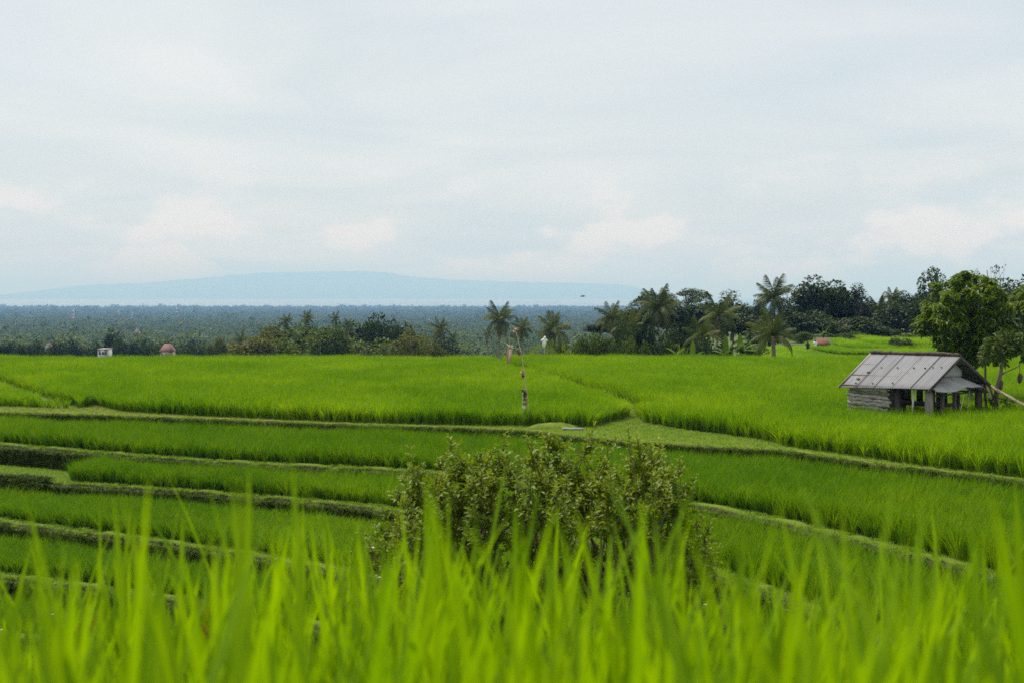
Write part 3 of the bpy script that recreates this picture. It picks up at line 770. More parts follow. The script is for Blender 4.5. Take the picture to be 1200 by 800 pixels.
def banana(px, ybase, D, h_px, label, n=7, seed=0, group=None, name='banana_plant', zb=None):
    r = np.random.default_rng(900 + seed)
    b = P(px, ybase, D); zb = float(land(b.x, D)) if zb is None else zb
    H = (b.z - zb) + h_px / FPX * D
    o = thing(name, label, 'banana plant', (b.x, D, zb), 0, group)
    stem = H * .5
    MB().tube([(0, 0, -.05), (0, 0, stem * .5), (0, 0, stem)], [.11, .09, .05], 7).obj('stem', 'leaf_mid', o)
    for k in range(n):
        a = r.uniform(0, 6.28); up = r.uniform(.5, 1.35) if k else 1.5
        t = np.linspace(0, 1, 8); ln = H * .55 * r.uniform(.8, 1.1)
        ang = up - t * r.uniform(.7, 1.7) * (k > 0)
        rib = np.stack([np.concatenate([[0], np.cumsum(np.cos(ang[:-1]))]) / 7 * ln, 0 * t, np.concatenate([[0], np.cumsum(np.sin(ang[:-1]))]) / 7 * ln], 1)
        w = ln * .15 * np.sin(np.pi * np.clip(t * .9 + .08, 0, 1)) ** .6; w[0] = .02
        nrm = np.stack([-np.sin(ang), 0 * t, np.cos(ang)], 1)
        V = np.concatenate([rib + np.array([0, 1, 0]) * w[:, None] - nrm * w[:, None] * .25, rib, rib - np.array([0, 1, 0]) * w[:, None] - nrm * w[:, None] * .25])
        q_ = [[i, i + 1, 9 + i, 8 + i] for i in range(7)] + [[8 + i, 9 + i, 17 + i, 16 + i] for i in range(7)]
        f = MB().add(V, q_).obj('leaf', 'banana_leaf', o, (0, 0, stem)); f.rotation_euler = (0, 0, a); smooth(f.data)
    return o

# --- grove of the right-hand background
GR = 'dark trees behind the terraces on the right'
tree(805, 338, 185, 36, 'umbrella', 'leaf_dark', 'feathery flat-topped tree with open layered crown above the palms', var=1, base=-5)
tree(765, 341, 190, 34, 'umbrella', 'leaf_dark', 'feathery flat-topped tree right behind the tall straight-trunked palm', var=2, base=-6)
palm(772, 362, 165, 27, 'coconut palm with straight bare trunk rising out of the paddy edge', 24, lean=.0, tr=.12, seed=1, base=-8)
palm(717, 374, 175, 22, 'shaggy coconut palm beside the straight-trunked palm, crown leaning', 20, seed=2, base=-8)
palm(738, 386, 165, 22, 'low drooping palm between the shaggy palm and the straight-trunked palm', 18, seed=3, base=-8)
palm(907, 350, 160, 27, 'tall coconut palm with star-shaped crown against the sky', 22, lean=.02, tr=.13, seed=4, dry=0)
palm(842, 372, 150, 30, 'broad leaning palm in front of the bamboo clump', 18, seed=5)
palm(822, 395, 118, 26, 'low palm with pale upright fronds at the far paddy edge', 15, seed=6, base=-6.2)
palm(906, 396, 96.5, 33, 'young short palm with drooping fronds at the far paddy edge', 15, seed=7, tr=.16, pitch=(1.2, -.1), base=-5.2, dry=0)
palm(1046, 352, 172, 16, 'palm with upswept fronds between the dark trees', 14, seed=8, pitch=(1.4, .2))
palm(1030, 366, 168, 20, 'palm with yellowing fronds below the upswept palm', 16, seed=9, dry=4)
tree(858, 338, 172, 22, 'tall', 'leaf_dark', 'slim dark tree with bent plume-like top beside the star-crowned palm', var=1)
tree(840, 352, 178, 26, 'open', 'leaf_dark', 'dark bushy tree under the layered crown', var=1)
tree(870, 362, 160, 34, 'round', 'leaf_dark', 'dark rounded tree left of the star-crowned palm trunk', var=1)
tree(890, 348, 176, 10, 'tall', 'leaf_dark', 'thin dark tree just beside the star-crowned palm', var=2)
tree(902, 374, 135, 34, 'low', 'leaf_dark', 'dark shrub thicket under the star-crowned palm', var=1)
tree(938, 333, 168, 26, 'open', 'leaf_dark', 'dark leafy tree directly right of the star-crowned palm', var=2)
tree(962, 321, 166, 36, 'round', 'leaf_dark', 'largest dark leafy tree behind the little red-roofed hut', var=2)
tree(986, 326, 170, 34, 'round', 'leaf_dark', 'dark leafy tree joined to the largest one', var=3)
tree(1004, 330, 166, 26, 'cone', 'leaf_dark', 'dark pointed conical tree at the end of the grove', var=1)
tree(945, 362, 158, 40, 'low', 'leaf_dark', 'dark undergrowth at the foot of the largest tree', var=2)
tree(990, 368, 156, 44, 'low', 'leaf_dark', 'dark undergrowth below the pointed conical tree', var=3)
tree(1024, 380, 155, 36, 'low', 'leaf_dark', 'dark hedge-like thicket at the far edge of the level rice field', var=1)
tree(1072, 340, 168, 36, 'round', 'leaf_dark', 'dark rounded tree behind the leafy hut tree', var=1)
tree(1094, 311, 160, 20, 'open', 'leaf_dark', 'dark tree top with sparse twigs poking out left of the hut tree', var=1)
tree(1062, 352, 162, 40, 'low', 'leaf_dark', 'dark thicket right of the yellowing palm', var=2)
tree(1098, 345, 158, 40, 'low', 'leaf_dark', 'dark thicket behind the lower left of the hut tree', var=1)
tree(1160, 328, 150, 44, 'round', 'leaf_dark', 'dark tree mass behind the hut tree crown', var=3)
tree(1200, 318, 148, 34, 'round', 'leaf_dark', 'dark tree at the end of the grove past the hut tree', var=2)
tree(1230, 335, 140, 40, 'low', 'leaf_dark', 'low dark trees past the hut tree', var=3)
tree(1145, 365, 146, 60, 'low', 'leaf_dark', 'dark undergrowth behind the hut tree trunk', var=3)
tree(1156, 291, 120, 22, 'wispy', 'leaf_dark', 'nearly bare tree with thin twigs rising over the grove', var=1, base=-4.4, name='bare_tree')
tree(1172, 303, 122, 18, 'wispy', 'leaf_dark', 'thin half-bare tree beside the nearly bare one', var=2, base=-4.4, name='bare_tree')
tree(1188, 315, 120, 14, 'wispy', 'leaf_dark', 'shortest half-bare tree beside its two taller neighbours', var=1, base=-4.4, name='bare_tree')
for px, y, hp, v in ((1000, 388, 20, 1), (1060, 390, 16, 2), (1085, 390, 12, 3), (940, 388, 16, 2), (1150, 392, 16, 1)):
    tree(px, y, 140, hp, 'low', 'leaf_mid', 'small green shrub at the edge of the level rice field', 'shrubs edging the level rice field', var=v, name='shrub')
tree(1056, 395, 114, 20, 'low', 'leaf_dark', 'dark clipped bush standing in the level rice field', var=1, name='shrub', base=-4.5)
for px, y, hp, kd, v in ((752, 358, 30, 'round', 1), (782, 360, 30, 'round', 2), (812, 355, 30, 'round', 3), (836, 358, 26, 'open', 2), (886, 370, 30, 'low', 2), (925, 366, 26, 'low', 1), (1015, 362, 24, 'round', 1), (1040, 362, 26, 'round', 3), (1118, 340, 34, 'round', 2),
                         (704, 376, 22, 'round', 3), (728, 366, 24, 'round', 1), (756, 352, 30, 'round', 2), (790, 350, 30, 'round', 1), (824, 350, 30, 'round', 2), (852, 350, 28, 'round', 3), (882, 354, 28, 'round', 1), (1062, 344, 30, 'round', 2), (1088, 334, 28, 'round', 1), (1022, 352, 24, 'round', 2), (1182, 330, 34, 'round', 1)):
    tree(px, y, 180, hp, kd, 'leaf_dark', 'dark tree filling the back row of the grove', 'back row of the dark grove', var=v, base=-5)
# --- undergrowth along the far edge of the big paddy
EDGE = 'shrubs along the far edge of the wide paddy'
for px, y, hp, lf, v in ((690, 388, 26, 'leaf_mid', 1), (715, 391, 24, 'leaf_mid', 2), (742, 388, 24, 'leaf_mid', 3), (700, 398, 20, 'leaf_olive', 1),
                         (775, 388, 26, 'leaf_dark', 2), (800, 376, 28, 'leaf_dark', 1), (795, 398, 26, 'leaf_mid', 3), (830, 392, 28, 'leaf_dark', 2), (660, 396, 16, 'leaf_mid', 2),
                         (860, 392, 28, 'leaf_dark', 3), (885, 398, 22, 'leaf_mid', 1), (760, 372, 30, 'leaf_dark', 3), (735, 372, 22, 'leaf_dark', 1), (815, 362, 26, 'leaf_dark', 3)):
    tree(px, y, 128 if y < 380 else 112, hp, 'low', lf, {'leaf_mid': 'mid green leafy shrub at the far paddy edge under the palms', 'leaf_olive': 'olive green shrub at the far paddy edge',
         'leaf_dark': 'dark green shrub at the far paddy edge under the palms'}[lf], EDGE, var=v, name='shrub', base=-8)
for px, y, hp in ((628, 399, 12), (646, 395, 10), (662, 401, 10)):
    tree(px, y, 108, hp, 'low', 'leaf_lime', 'yellow-green shrub by the white cloth figure', 'yellow-green shrubs at the paddy edge', var=1, name='shrub', base=-7.5)
for k, (px, hp) in enumerate(((795, 14), (812, 12), (850, 18), (876, 16), (868, 22), (888, 13))):
    banana(px, 413, 104, hp - 1, 'small banana plant with pale leaves at the far paddy edge', 6, k, 'banana plants at the far paddy edge', zb=-5.6)
# --- palms in the middle
palm(586, 375, 200, 22, 'coconut palm standing alone with reddish trunk behind the festive pole', 20, lean=.03, tr=.17, seed=11, dry=3)
palm(611, 386, 210, 17, 'small coconut palm directly behind the festive pole top', 16, seed=12, dry=0)
palm(648, 387, 190, 24, 'wide low coconut palm behind the white cloth figure', 20, seed=13, dry=2)
palm(572, 392, 260, 10, 'thin distant palm trunk next to the lone coconut palm', 10, seed=14)
# --- grove on the left of centre
LG = 'trees of the grove left of centre'
GL = {'leaf_mid': 'mid green bushy tree in the grove left of centre', 'leaf_dark': 'dark green bushy tree in the grove left of centre', 'leaf_olive': 'olive green bushy tree in the grove left of centre'}
for px, y, hp, lf, kd, v in ((300, 396, 18, 'leaf_olive', 'round', 1), (318, 385, 16, 'leaf_olive', 'round', 2), (338, 379, 22, 'leaf_mid', 'round', 1), (362, 382, 22, 'leaf_mid', 'open', 1), (385, 384, 18, 'leaf_mid', 'round', 2),
                           (405, 380, 16, 'leaf_dark', 'tall', 1), (418, 381, 20, 'leaf_mid', 'round', 3), (434, 372, 10, 'leaf_dark', 'round', 1), (449, 370.5, 14, 'leaf_dark', 'round', 2), (470, 373, 16, 'leaf_dark', 'round', 3),
                           (455, 386, 22, 'leaf_dark', 'low', 2), (480, 390, 16, 'leaf_olive', 'open', 1), (495, 394, 14, 'leaf_olive', 'round', 2), (350, 395, 24, 'leaf_dark', 'low', 1), (395, 396, 26, 'leaf_mid', 'low', 2),
                           (430, 398, 26, 'leaf_mid', 'low', 3), (522, 396, 12, 'leaf_dark', 'round', 1), (325, 398, 20, 'leaf_mid', 'low', 1), (460, 400, 22, 'leaf_olive', 'low', 1), (505, 402, 16, 'leaf_olive', 'low', 3)):
    tree(px, y - 6, 205 + rng.uniform(-15, 25), hp * 1.75, kd, lf, GL[lf], LG, var=v)
for px, y, hp, lf, v in ((258, 391, 9, 'leaf_olive', 1), (272, 397, 14, 'leaf_olive', 2), (285, 392, 14, 'leaf_dark', 3), (247, 399, 7, 'leaf_olive', 1)):
    tree(px, y, 250, hp, 'round', lf, {'leaf_olive': 'small brownish olive tree at the thin end of the grove', 'leaf_dark': 'dark tree with palm-like fringe at the thin end of the grove'}[lf], 'small trees at the thin end of the grove', var=v)
for k, (px, y, rp) in enumerate(((336, 377, 10), (360, 374, 11), (393, 374, 9), (407, 381, 9))):
    palm(px, y, 225, rp, 'small coconut palm crown poking above the grove left of centre', 13, 'palms poking above the grove left of centre', seed=20 + k, dry=0)
palm(516, 386, 215, 14, 'coconut palm at the open end of the grove left of centre', 15, seed=26, dry=0)
palm(530, 397, 215, 10, 'short palm below the one at the open end of the grove', 11, seed=27, dry=0)
palm(478, 401, 195, 14, 'low olive palm in front of the grove left of centre', 12, seed=28, dry=2)
palm(282, 401, 225, 13, 'low palm at the thin end of the grove', 12, seed=29, dry=1)
# --- dark trees below the field on the left
DL = 'dark trees below the paddy on the far left'
for k in range(26):
    px = -20 + k * 10 + rng.uniform(-4, 4); y = 397 + rng.uniform(-3, 4)
    tree(px, y, 270 + rng.uniform(-15, 30), rng.uniform(11, 17), ('round', 'low', 'round')[k % 3], 'leaf_dark', 'dark rounded tree in the row beyond the far left paddy edge', DL, var=1 + k % 3)
for px, y, hp, v in ((182, 408, 6, 1), (212, 407, 7, 2)):
    tree(px, y, 222, hp, 'low', 'leaf_dark', 'low dark shrub at the foot of a small house beyond the paddy edge', 'shrubs at the foot of the small houses', var=v, name='shrub')
tree(133, 383, 290, 12, 'round', 'leaf_dark', 'tallest dark tree right behind the small white house', var=2)
tree(150, 391, 290, 16, 'round', 'leaf_dark', 'wide dark tree beside the tallest one behind the white house', var=3)
tree(220, 397, 290, 12, 'round', 'leaf_dark', 'dark bluish tree right of the pink-roofed house', var=1)

# ------------------------------------------------------------------ far plain: a wood without end
def far_crown(seed, palmy=False):
    r = np.random.default_rng(seed)
    if palmy:
        n = 22; a = r.uniform(0, 6.28, n); pt = r.uniform(-.5, 1.2, n)
        d0 = np.stack([np.cos(a) * np.cos(pt), np.sin(a) * np.cos(pt), np.sin(pt)], 1)
        V, Q = strips(np.tile([0, 0, 1.3], (n, 1)), d0, np.stack([-np.sin(a), np.cos(a), 0 * a], 1), .9, .22, np.tile([0, 0, -.5], (n, 1)), 3)
        V2, Q2 = strips(np.array([[0, 0, -1.]]), np.array([[0, 0, 1.]]), np.array([[1., 0, 0]]), 2.3, .1, np.zeros((1, 3)), 2, tipw=.6)
        return np.concatenate([V, V2]), np.concatenate([Q, Q2 + len(V)])
    cs = [np.array([r.uniform(-.6, .6), r.uniform(-.6, .6), r.uniform(.1, .75)]) for _ in range(9)]
    return crown_leaves(r, cs, r.uniform(.3, .55, 9), 150, .30, aspect=.7)
FAR = [source('far_crown_%d' % s, mesh_np('far_crown', *far_crown(700 + s, s >= 4), 'forest_leaf')) for s in range(6)]
pts, sc = [], []
D = 330.0
while D < 7050:
    step = max(7.0, D * 0.011); spx = max(6.5, D * 0.0045)
    x = np.arange(-0.48 * D, 0.56 * D, spx); x = x + rng.uniform(-.5, .5, len(x)) * spx
    y = D + rng.uniform(-.5, .5, len(x)) * step
    keep = (x / D < 0.10) | (D > 500)
    clear = np.sin(x * .011 + 1.3 * np.sin(y * .004)) * np.sin(y * .0075 + 2 * np.sin(x * .003)) 
    keep &= (clear < .72) | (rng.uniform(size=len(x)) < .35)
    x, y = x[keep], y[keep]
    s = rng.uniform(2.2, 4.6, len(x)) * (1 + .9 * (rng.uniform(size=len(x)) < .04)) * np.interp(D, [330, 560, 1500, 4000], [.5, .75, .9, 1.6])
    pts.append(np.stack([x, y, land(x, y) + rng.uniform(-.5, 1.5, len(x))], 1)); sc.append(np.stack([s, s, s * rng.uniform(.7, 1.2, len(x))], 1))
    D += step
pts, sc = np.concatenate(pts), np.concatenate(sc); n = len(pts)
idx = np.where(rng.uniform(size=n) < .12, rng.integers(4, 6, n), rng.integers(0, 4, n))
scatter('forest', pts, np.stack([0 * sc[:, 0], 0 * sc[:, 0], rng.uniform(0, 6.28, n)], 1), sc, idx, FAR, label='wooded plain stretching down to the sea')

# radio masts, houses on the plain
def mast(px, ytop, D, label, group, w=1.5):
    t = P(px, ytop, D); zb = float(land(t.x, D)); H = t.z - zb + 0
    o = thing('radio_mast', label, 'mast', (t.x, D, zb), 0, group)
    nb = 7
    for b in range(nb):
        mb = MB(); z0, z1 = H * b / nb, H * (b + 1) / nb
        k0, k1 = w * (1 - .6 * b / nb), w * (1 - .6 * (b + 1) / nb)
        cs = [(math.cos(a), math.sin(a)) for a in (0.3, 2.4, 4.5)]
        for i in range(3):
            c, e = cs[i], cs[(i + 1) % 3]
            mb.tube([(c[0] * k0, c[1] * k0, z0), (c[0] * k1, c[1] * k1, z1)], .32, 5)
            zm = (z0 + z1) / 2; km = (k0 + k1) / 2
            mb.tube([(c[0] * k0, c[1] * k0, z0), (e[0] * km, e[1] * km, zm)], .16, 4); mb.tube([(e[0] * km, e[1] * km, zm), (c[0] * k1, c[1] * k1, z1)], .16, 4)
        mb.obj('lattice_section', 'mast_red' if b % 2 else 'mast_white', o)
    MB().tube([(0, 0, H), (0, 0, H + 3)], .15, 4).obj('antenna', 'mast_white', o)
mast(86, 364, 2300, 'stoutest red and white radio mast on the wooded plain', 'radio masts on the plain', 1.9)
mast(139, 364, 2500, 'thin pale radio mast, first of a close pair on the plain', 'radio masts on the plain', 1.4)
mast(155, 366, 2400, 'thin pale radio mast, second of a close pair on the plain', 'radio masts on the plain', 1.4)
mast(207, 361, 2600, 'slim red and white radio mast above the pink-roofed house', 'radio masts on the plain')
mast(503, 374, 1900, 'red and white radio mast beyond the grove left of centre', 'radio masts on the plain', 1.2)
def house(px, yb, ytop, half, D, label, roof, wall='plaster', hip=True, depth=1.2, name='house', base=None, wallfrac=.5):
    c = P(px, yb, D); w = half / FPX * D; H = (yb - ytop) / FPX * D
    zb = c.z if base is None else base
    tot = c.z + H - zb
    o = thing(name, label, 'house', (c.x, D, zb))
    wh = tot - H * (1 - wallfrac); dp = w * depth
    MB().box((-w * .88, -dp * .88, -1), (w * .88, dp * .88, wh)).obj('wall', wall, o)
    k = .45 if hip else 1.0
    v = [(-w, -dp, wh), (w, -dp, wh), (w, dp, wh), (-w, dp, wh), (-w * k, 0, tot), (w * k, 0, tot)]
    MB().add([(a, b, z - .12) for a, b, z in v[:4]] + v, q=[[3, 2, 1, 0], [4, 5, 9, 8], [6, 7, 8, 9], [0, 1, 5, 4], [1, 2, 6, 5], [2, 3, 7, 6], [3, 0, 4, 7]], t=[[5, 6, 9], [7, 4, 8]]).obj('roof', roof, o)
    for s in (-.5, .05, .5):
        MB().box((s * w - .07 * w, -dp * .88 - .03, wh - 1.0), (s * w + .07 * w, -dp * .88 + .02, wh - .45)).obj('window', 'window_dark', o)
    return o
house(196.5, 414, 402.5, 8, 236, 'small house with a pink hipped tile roof beyond the paddy edge', 'pink_tile', wall='old_board', base=-15.5, wallfrac=.28)
wd_ = 232.0; c = P(123, 413, wd_); kk = wd_ / FPX
wh_ = thing('house', 'small flat-roofed white house beyond the paddy edge', 'house', (c.x, wd_, -14.8))
t_ = c.z + 14.8 + 3.6 * kk
MB().box((-5.6 * kk, -1.4, -1), (5.6 * kk, 1.4, t_)).obj('wall', 'plaster', wh_)
MB().box((-5.9 * kk, -1.55, t_ + .003), (5.9 * kk, 1.6, t_ + 1.2 * kk)).obj('roof', 'stone_slab', wh_)
for x in (-3.4, .4, 3.6): MB().box((x * kk - .16, -1.43, t_ - .75), (x * kk + .16, -1.38, t_ - .3)).obj('window', 'window_dark', wh_)
house(161, 389, 386, 3, 900, 'tiny orange-roofed house amid the wooded plain', 'pink_tile', base=-27)
house(57, 405.5, 402.5, 3, 470, 'tiny pale-walled house among the dark trees', 'red_tile', base=-19)

# ------------------------------------------------------------------ the field hut
HZ = Z0; EZ = 1.58; RZH = 2.52            # eave and ridge heights above the paddy floor
hut = thing('field_hut', 'open-sided wooden field hut with grey corrugated roof standing in the rice', 'hut', (HUT_B[0], HUT_B[1], HZ), -TH)
# local axes: x along the front eave (towards +x = gable end), y into the hut
def corr_sheet(x0, x1, ya, za, yb, zb, amp=.010, pitch=.09, sag=None, ny=6, thick=.012, skew=0.0):
    n = max(8, int((x1 - x0) / pitch * 8)); xs_ = np.linspace(x0, x1, n)
    V = []
    for j in range(ny + 1):
        t = j / ny; y = ya + (yb - ya) * t; z = za + (zb - za) * t
        dz = amp * np.sin(xs_ * 2 * np.pi / pitch) + (sag(xs_, t) if sag else 0)
        V.append(np.stack([xs_ + skew * t, np.full(n, y), z + dz], 1))
    V = np.array(V); low = V - np.array([0, 0, thick])
    A = np.concatenate([V.reshape(-1, 3), low.reshape(-1, 3)])
    i = np.arange((ny + 1) * n).reshape(ny + 1, n); k = i.size
    q = np.stack([i[:-1, :-1], i[:-1, 1:], i[1:, 1:], i[1:, :-1]], -1).reshape(-1, 4)
    rim = []
    for a, b in [(i[0, :-1], i[0, 1:]), (i[-1, 1:], i[-1, :-1]), (i[:-1, -1], i[1:, -1]), (i[1:, 0], i[:-1, 0])]:
        rim.append(np.stack([b, a, a + k, b + k], -1))
    return A, np.concatenate([q, q[:, ::-1] + k] + rim)
droop = lambda xs_, t: -0.10 * (np.clip(-xs_ / HL, 0, 1)) * (1 - t * .8)
ns = 5; sw = (HL + .24) / ns
roof = bpy.data.objects.new('roof', None); C.objects.link(roof); roof.parent = hut
for k in range(ns):
    x1 = .12 - k * sw; x0 = x1 - sw - .05
    A, Q = corr_sheet(x0, x1, -.22, EZ - .12 + .006 * (k % 2), HW / 2, RZH + .008 * (k % 2), sag=droop)
    link('roof_sheet', smooth(mesh_np('roof_sheet', A, Q, 'roof_sheet')), roof)
    A, Q = corr_sheet(x0, x1, HW + .22, EZ - .12 + .006 * (k % 2), HW / 2 + .02, RZH - .01 + .008 * (k % 2), sag=droop)
    link('roof_sheet', smooth(mesh_np('roof_sheet', A, Q, 'roof_sheet')), roof)
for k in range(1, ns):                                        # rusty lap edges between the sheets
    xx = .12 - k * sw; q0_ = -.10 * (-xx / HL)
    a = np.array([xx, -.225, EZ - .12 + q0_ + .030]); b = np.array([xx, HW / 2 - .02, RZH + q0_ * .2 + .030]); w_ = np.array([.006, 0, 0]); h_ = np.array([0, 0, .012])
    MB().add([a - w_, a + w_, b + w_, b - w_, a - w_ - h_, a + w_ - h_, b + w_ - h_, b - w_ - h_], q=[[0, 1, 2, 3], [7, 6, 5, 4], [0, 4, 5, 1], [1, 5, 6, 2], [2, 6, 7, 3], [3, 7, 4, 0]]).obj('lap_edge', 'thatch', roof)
mb = MB()                                                     # battens and barge boards
for t in (.04, .35, .68, .97):
    y = -.2 + (HW / 2 + .2) * t; z = EZ - .12 + (RZH - EZ + .12) * t - .06
    MB().box((-HL - .02, y - .03, z - .03), (.10, y + .03, z + .015)).obj('batten', 'dark_wood', roof); MB().box((-HL - .02, HW - y - .03, z - .03), (.10, HW - y + .03, z + .015)).obj('batten', 'dark_wood', roof)
for s in (0, 1):
    for xx in (.115, -HL - .05):
        a = (xx, -.26 if s == 0 else HW + .26, EZ - .21); b = (xx, HW / 2, RZH - .06)
        mb = MB(); pts = np.array([a, b]); dv = np.array([0, 0, .055])
        V = np.array([pts[0] - dv, pts[1] - dv, pts[1] + dv * .6, pts[0] + dv * .6]); V2 = V + np.array([-.035, 0, 0])
        mb.add(np.concatenate([V, V2]), q=[[0, 1, 2, 3], [7, 6, 5, 4], [0, 4, 5, 1], [2, 6, 7, 3], [1, 5, 6, 2], [3, 7, 4, 0]]).obj('barge_board', 'dark_wood', roof)
# old thatch strip on the ridge
t = np.linspace(-HL - .1, .10, 40)
rr = np.random.default_rng(3)
MB().tube(np.stack([t, np.full(40, HW / 2), RZH + .03 - .03 * np.sin(t * 2) * .5 + rr.normal(0, .008, 40)], 1), .055 + rr.uniform(0, .02, 40), 7).obj('ridge_cap', 'thatch', roof)
# nail marks and holes show as small dark lapped patches
for px_, py_, w_ in ((-2.95, .42, .11), (-3.12, .22, .12), (-3.02, .10, .05), (-.8, .58, .035), (-1.25, .58, .035), (-.5, .6, .03), (-1.9, .57, .035), (-2.55, .56, .03), (-.2, .62, .03), (-1.5, .12, .03), (-2.3, .10, .03)):
    y = -.22 + (HW / 2 + .22) * py_; z = EZ - .12 + (RZH - EZ + .12) * py_ - .10 * (-px_ / HL) * (1 - py_ * .8) + .030
    MB().box((px_, y - .03, z - .008), (px_ + w_, y + .03, z + .022)).obj('roof_patch', 'thatch', roof)
# posts
for (x, y, w, mtl) in ((-.12, .12, .10, 'grey_post'), (-.12, HW - .2, .09, 'dark_wood'), (-HL + .25, .12, .08, 'dark_wood'), (-HL + .25, HW - .2, .08, 'dark_wood'), (-1.35, .14, .09, 'dark_wood'), (-1.6, .18, .07, 'dark_wood'),
                       (-.14, HW * .5, .05, 'dark_wood'), (-1.7, HW - .2, .08, 'dark_wood'), (-.12, HW * .27, .05, 'dark_wood')):
    MB().box((x - w, y - w, -.1), (x + w, y + w, EZ - .12)).obj('post', mtl, hut)
def beam(a, b, r, name, mtl): MB().tube([a, b], r, 7).obj(name, mtl, hut)
beam((-HL + .1, .12, EZ - .19), (.05, .12, EZ - .13), .05, 'beam', 'dark_wood')
beam((-HL + .1, HW - .18, EZ - .16), (.05, HW - .18, EZ - .13), .05, 'beam', 'dark_wood')
beam((-.1, .0, EZ - .16), (-.1, HW + .05, EZ - .16), .05, 'beam', 'dark_wood')
beam((-HL + .2, .0, EZ - .2), (-HL + .2, HW + .05, EZ - .16), .05, 'beam', 'dark_wood')
beam((-.75, .02, .25), (-.62, .0, EZ - .17), .035, 'prop', 'bamboo_grey')
# weathered boards closing the far end of the front
rr = np.random.default_rng(8)
for k in range(7):
    z0 = .55 + k * .135; xa, xb = -HL + .08 + rr.uniform(-.03, .03), -1.72 + rr.uniform(-.10, .16)
    n_ = 12; t = np.linspace(xa, xb, n_); w1 = .062 + rr.normal(0, .008, n_); cz = z0 + rr.normal(0, .012, n_) - .03 * (t - xa)
    V = np.concatenate([np.stack([t, np.full(n_, .02 + .02 * (k % 2)), cz - w1], 1), np.stack([t, np.full(n_, .0 + .02 * (k % 2)), cz + w1], 1),
                        np.stack([t, np.full(n_, .06), cz - w1], 1), np.stack([t, np.full(n_, .06), cz + w1], 1)])
    q = [[i, i + 1, n_ + i + 1, n_ + i] for i in range(n_ - 1)] + [[3 * n_ + i, 3 * n_ + i + 1, 2 * n_ + i + 1, 2 * n_ + i] for i in range(n_ - 1)] + \
        [[n_ + i, n_ + i + 1, 3 * n_ + i + 1, 3 * n_ + i] for i in range(n_ - 1)] + [[2 * n_ + i, 2 * n_ + i + 1, i + 1, i] for i in range(n_ - 1)]
    MB().add(V, q).obj('board', 'old_board', hut)
for k in range(6):                                            # boards on the hidden end
    MB().box((-HL + .12, .2, .3 + k * .17), (-HL + .16, HW - .25, .45 + k * .17)).obj('board', 'dark_wood', hut)
# bench and rails inside
MB().box((-2.9, 1.5, .72), (-.5, 2.7, .80)).obj('bench_top', 'dark_wood', hut)
for k in range(5):
    MB().box((-2.8 + k * .5, 2.6, .8), (-2.55 + k * .5, 2.65, 1.2)).obj('back_board', 'dark_wood', hut)
beam((-2.9, 2.62, 1.22), (-.2, 2.62, 1.25), .035, 'rail', 'dark_wood'); beam((-.16, .1, 1.18), (-.16, HW - .2, 1.22), .03, 'rail', 'dark_wood')
for x in (-2.8, -.6):
    for y in (1.6, 2.6): beam((x, y, 0), (x, y, .75), .04, 'bench_leg', 'dark_wood')
# gable: upright white sheet above, flared awning sheets below
A, Q = corr_sheet(.05, 1.6, 0, 0, .62, 0, amp=.012, pitch=.10)
Mg = Matrix(((0, 0, -1, -.28), (1, 0, 0, HW / 2 - .95), (0, 1, 0, EZ + .20), (0, 0, 0, 1)))
def xf(A, M): return A @ np.array(M.to_3x3()).T + np.array(M.translation)
A = xf(A, Mg)
# trim the upright sheet to the gable slope
hmax = RZH - .16 - np.abs(A[:, 1] - HW / 2) * ((RZH - EZ + .12) / (HW / 2 + .22))
A[:, 2] = np.minimum(A[:, 2], hmax)
link('gable_sheet', smooth(mesh_np('gable_sheet', A, Q, 'white_sheet')), hut)
aw = lambda xs_, t: -.05 * np.sin(xs_ * 1.9) * (1 - t) + .06 * np.exp(-((xs_ - 1.75) / .3) ** 2) * (1 - t)
for k, (a0, a1) in enumerate(((.0, 1.25), (1.2, 2.4), (2.35, 3.25))):
    A, Q = corr_sheet(a0, a1, -.32, EZ - .20, .42, EZ + .30, amp=.014, pitch=.10, sag=aw, ny=8)
    # sheet x -> hut y, sheet y -> hut -x (outwards)
    A = np.stack([-A[:, 1] - .16 + .1, A[:, 0], A[:, 2] + .004 * k], 1)
    hm = RZH - .14 - np.abs(A[:, 1] - HW / 2) * ((RZH - EZ + .12) / (HW / 2 + .22)) - .30 * np.clip((A[:, 1] - HW * .5) / .6, 0, 1); A[:, 2] = np.minimum(A[:, 2], hm)
    link('awning_sheet', smooth(mesh_np('awning_sheet', A, Q, 'white_sheet')), hut)
# crooked poles beyond the gable
for a, b, r_, mtl in (((.1, HW + .1, 0), (-.05, HW + .0, EZ), .045, 'dark_wood'), ((.35, HW + .35, 0), (.02, HW + .05, EZ - .1), .04, 'bamboo'), ((.55, HW + .3, 0), (.1, HW + .1, EZ - .1), .035, 'dark_wood'), ((-.2, HW - .9, 0), (-.1, HW - .8, 1.3), .02, 'bamboo'), ((.1, HW - 1.9, 0), (.25, HW - 1.7, 1.2), .018, 'bamboo')):
    MB().tube([a, b], r_, 6).obj('leaning_pole', mtl, hut)

# long bamboo pole from the hut corner down to the right
a, b = P(1157, 450.5, 50.2), P(1240, 497, 47.5)
mb = MB(); t = np.linspace(0, 1, 24)[:, None]; pts = np.array(a) * (1 - t) + np.array(b) * t
mb.tube(pts, .06 + .007 * (np.arange(24) % 4 == 0), 8)
tag(mb.obj('bamboo_pole', 'bamboo'), 'long pale bamboo pole sloping down from the hut corner', 'pole')
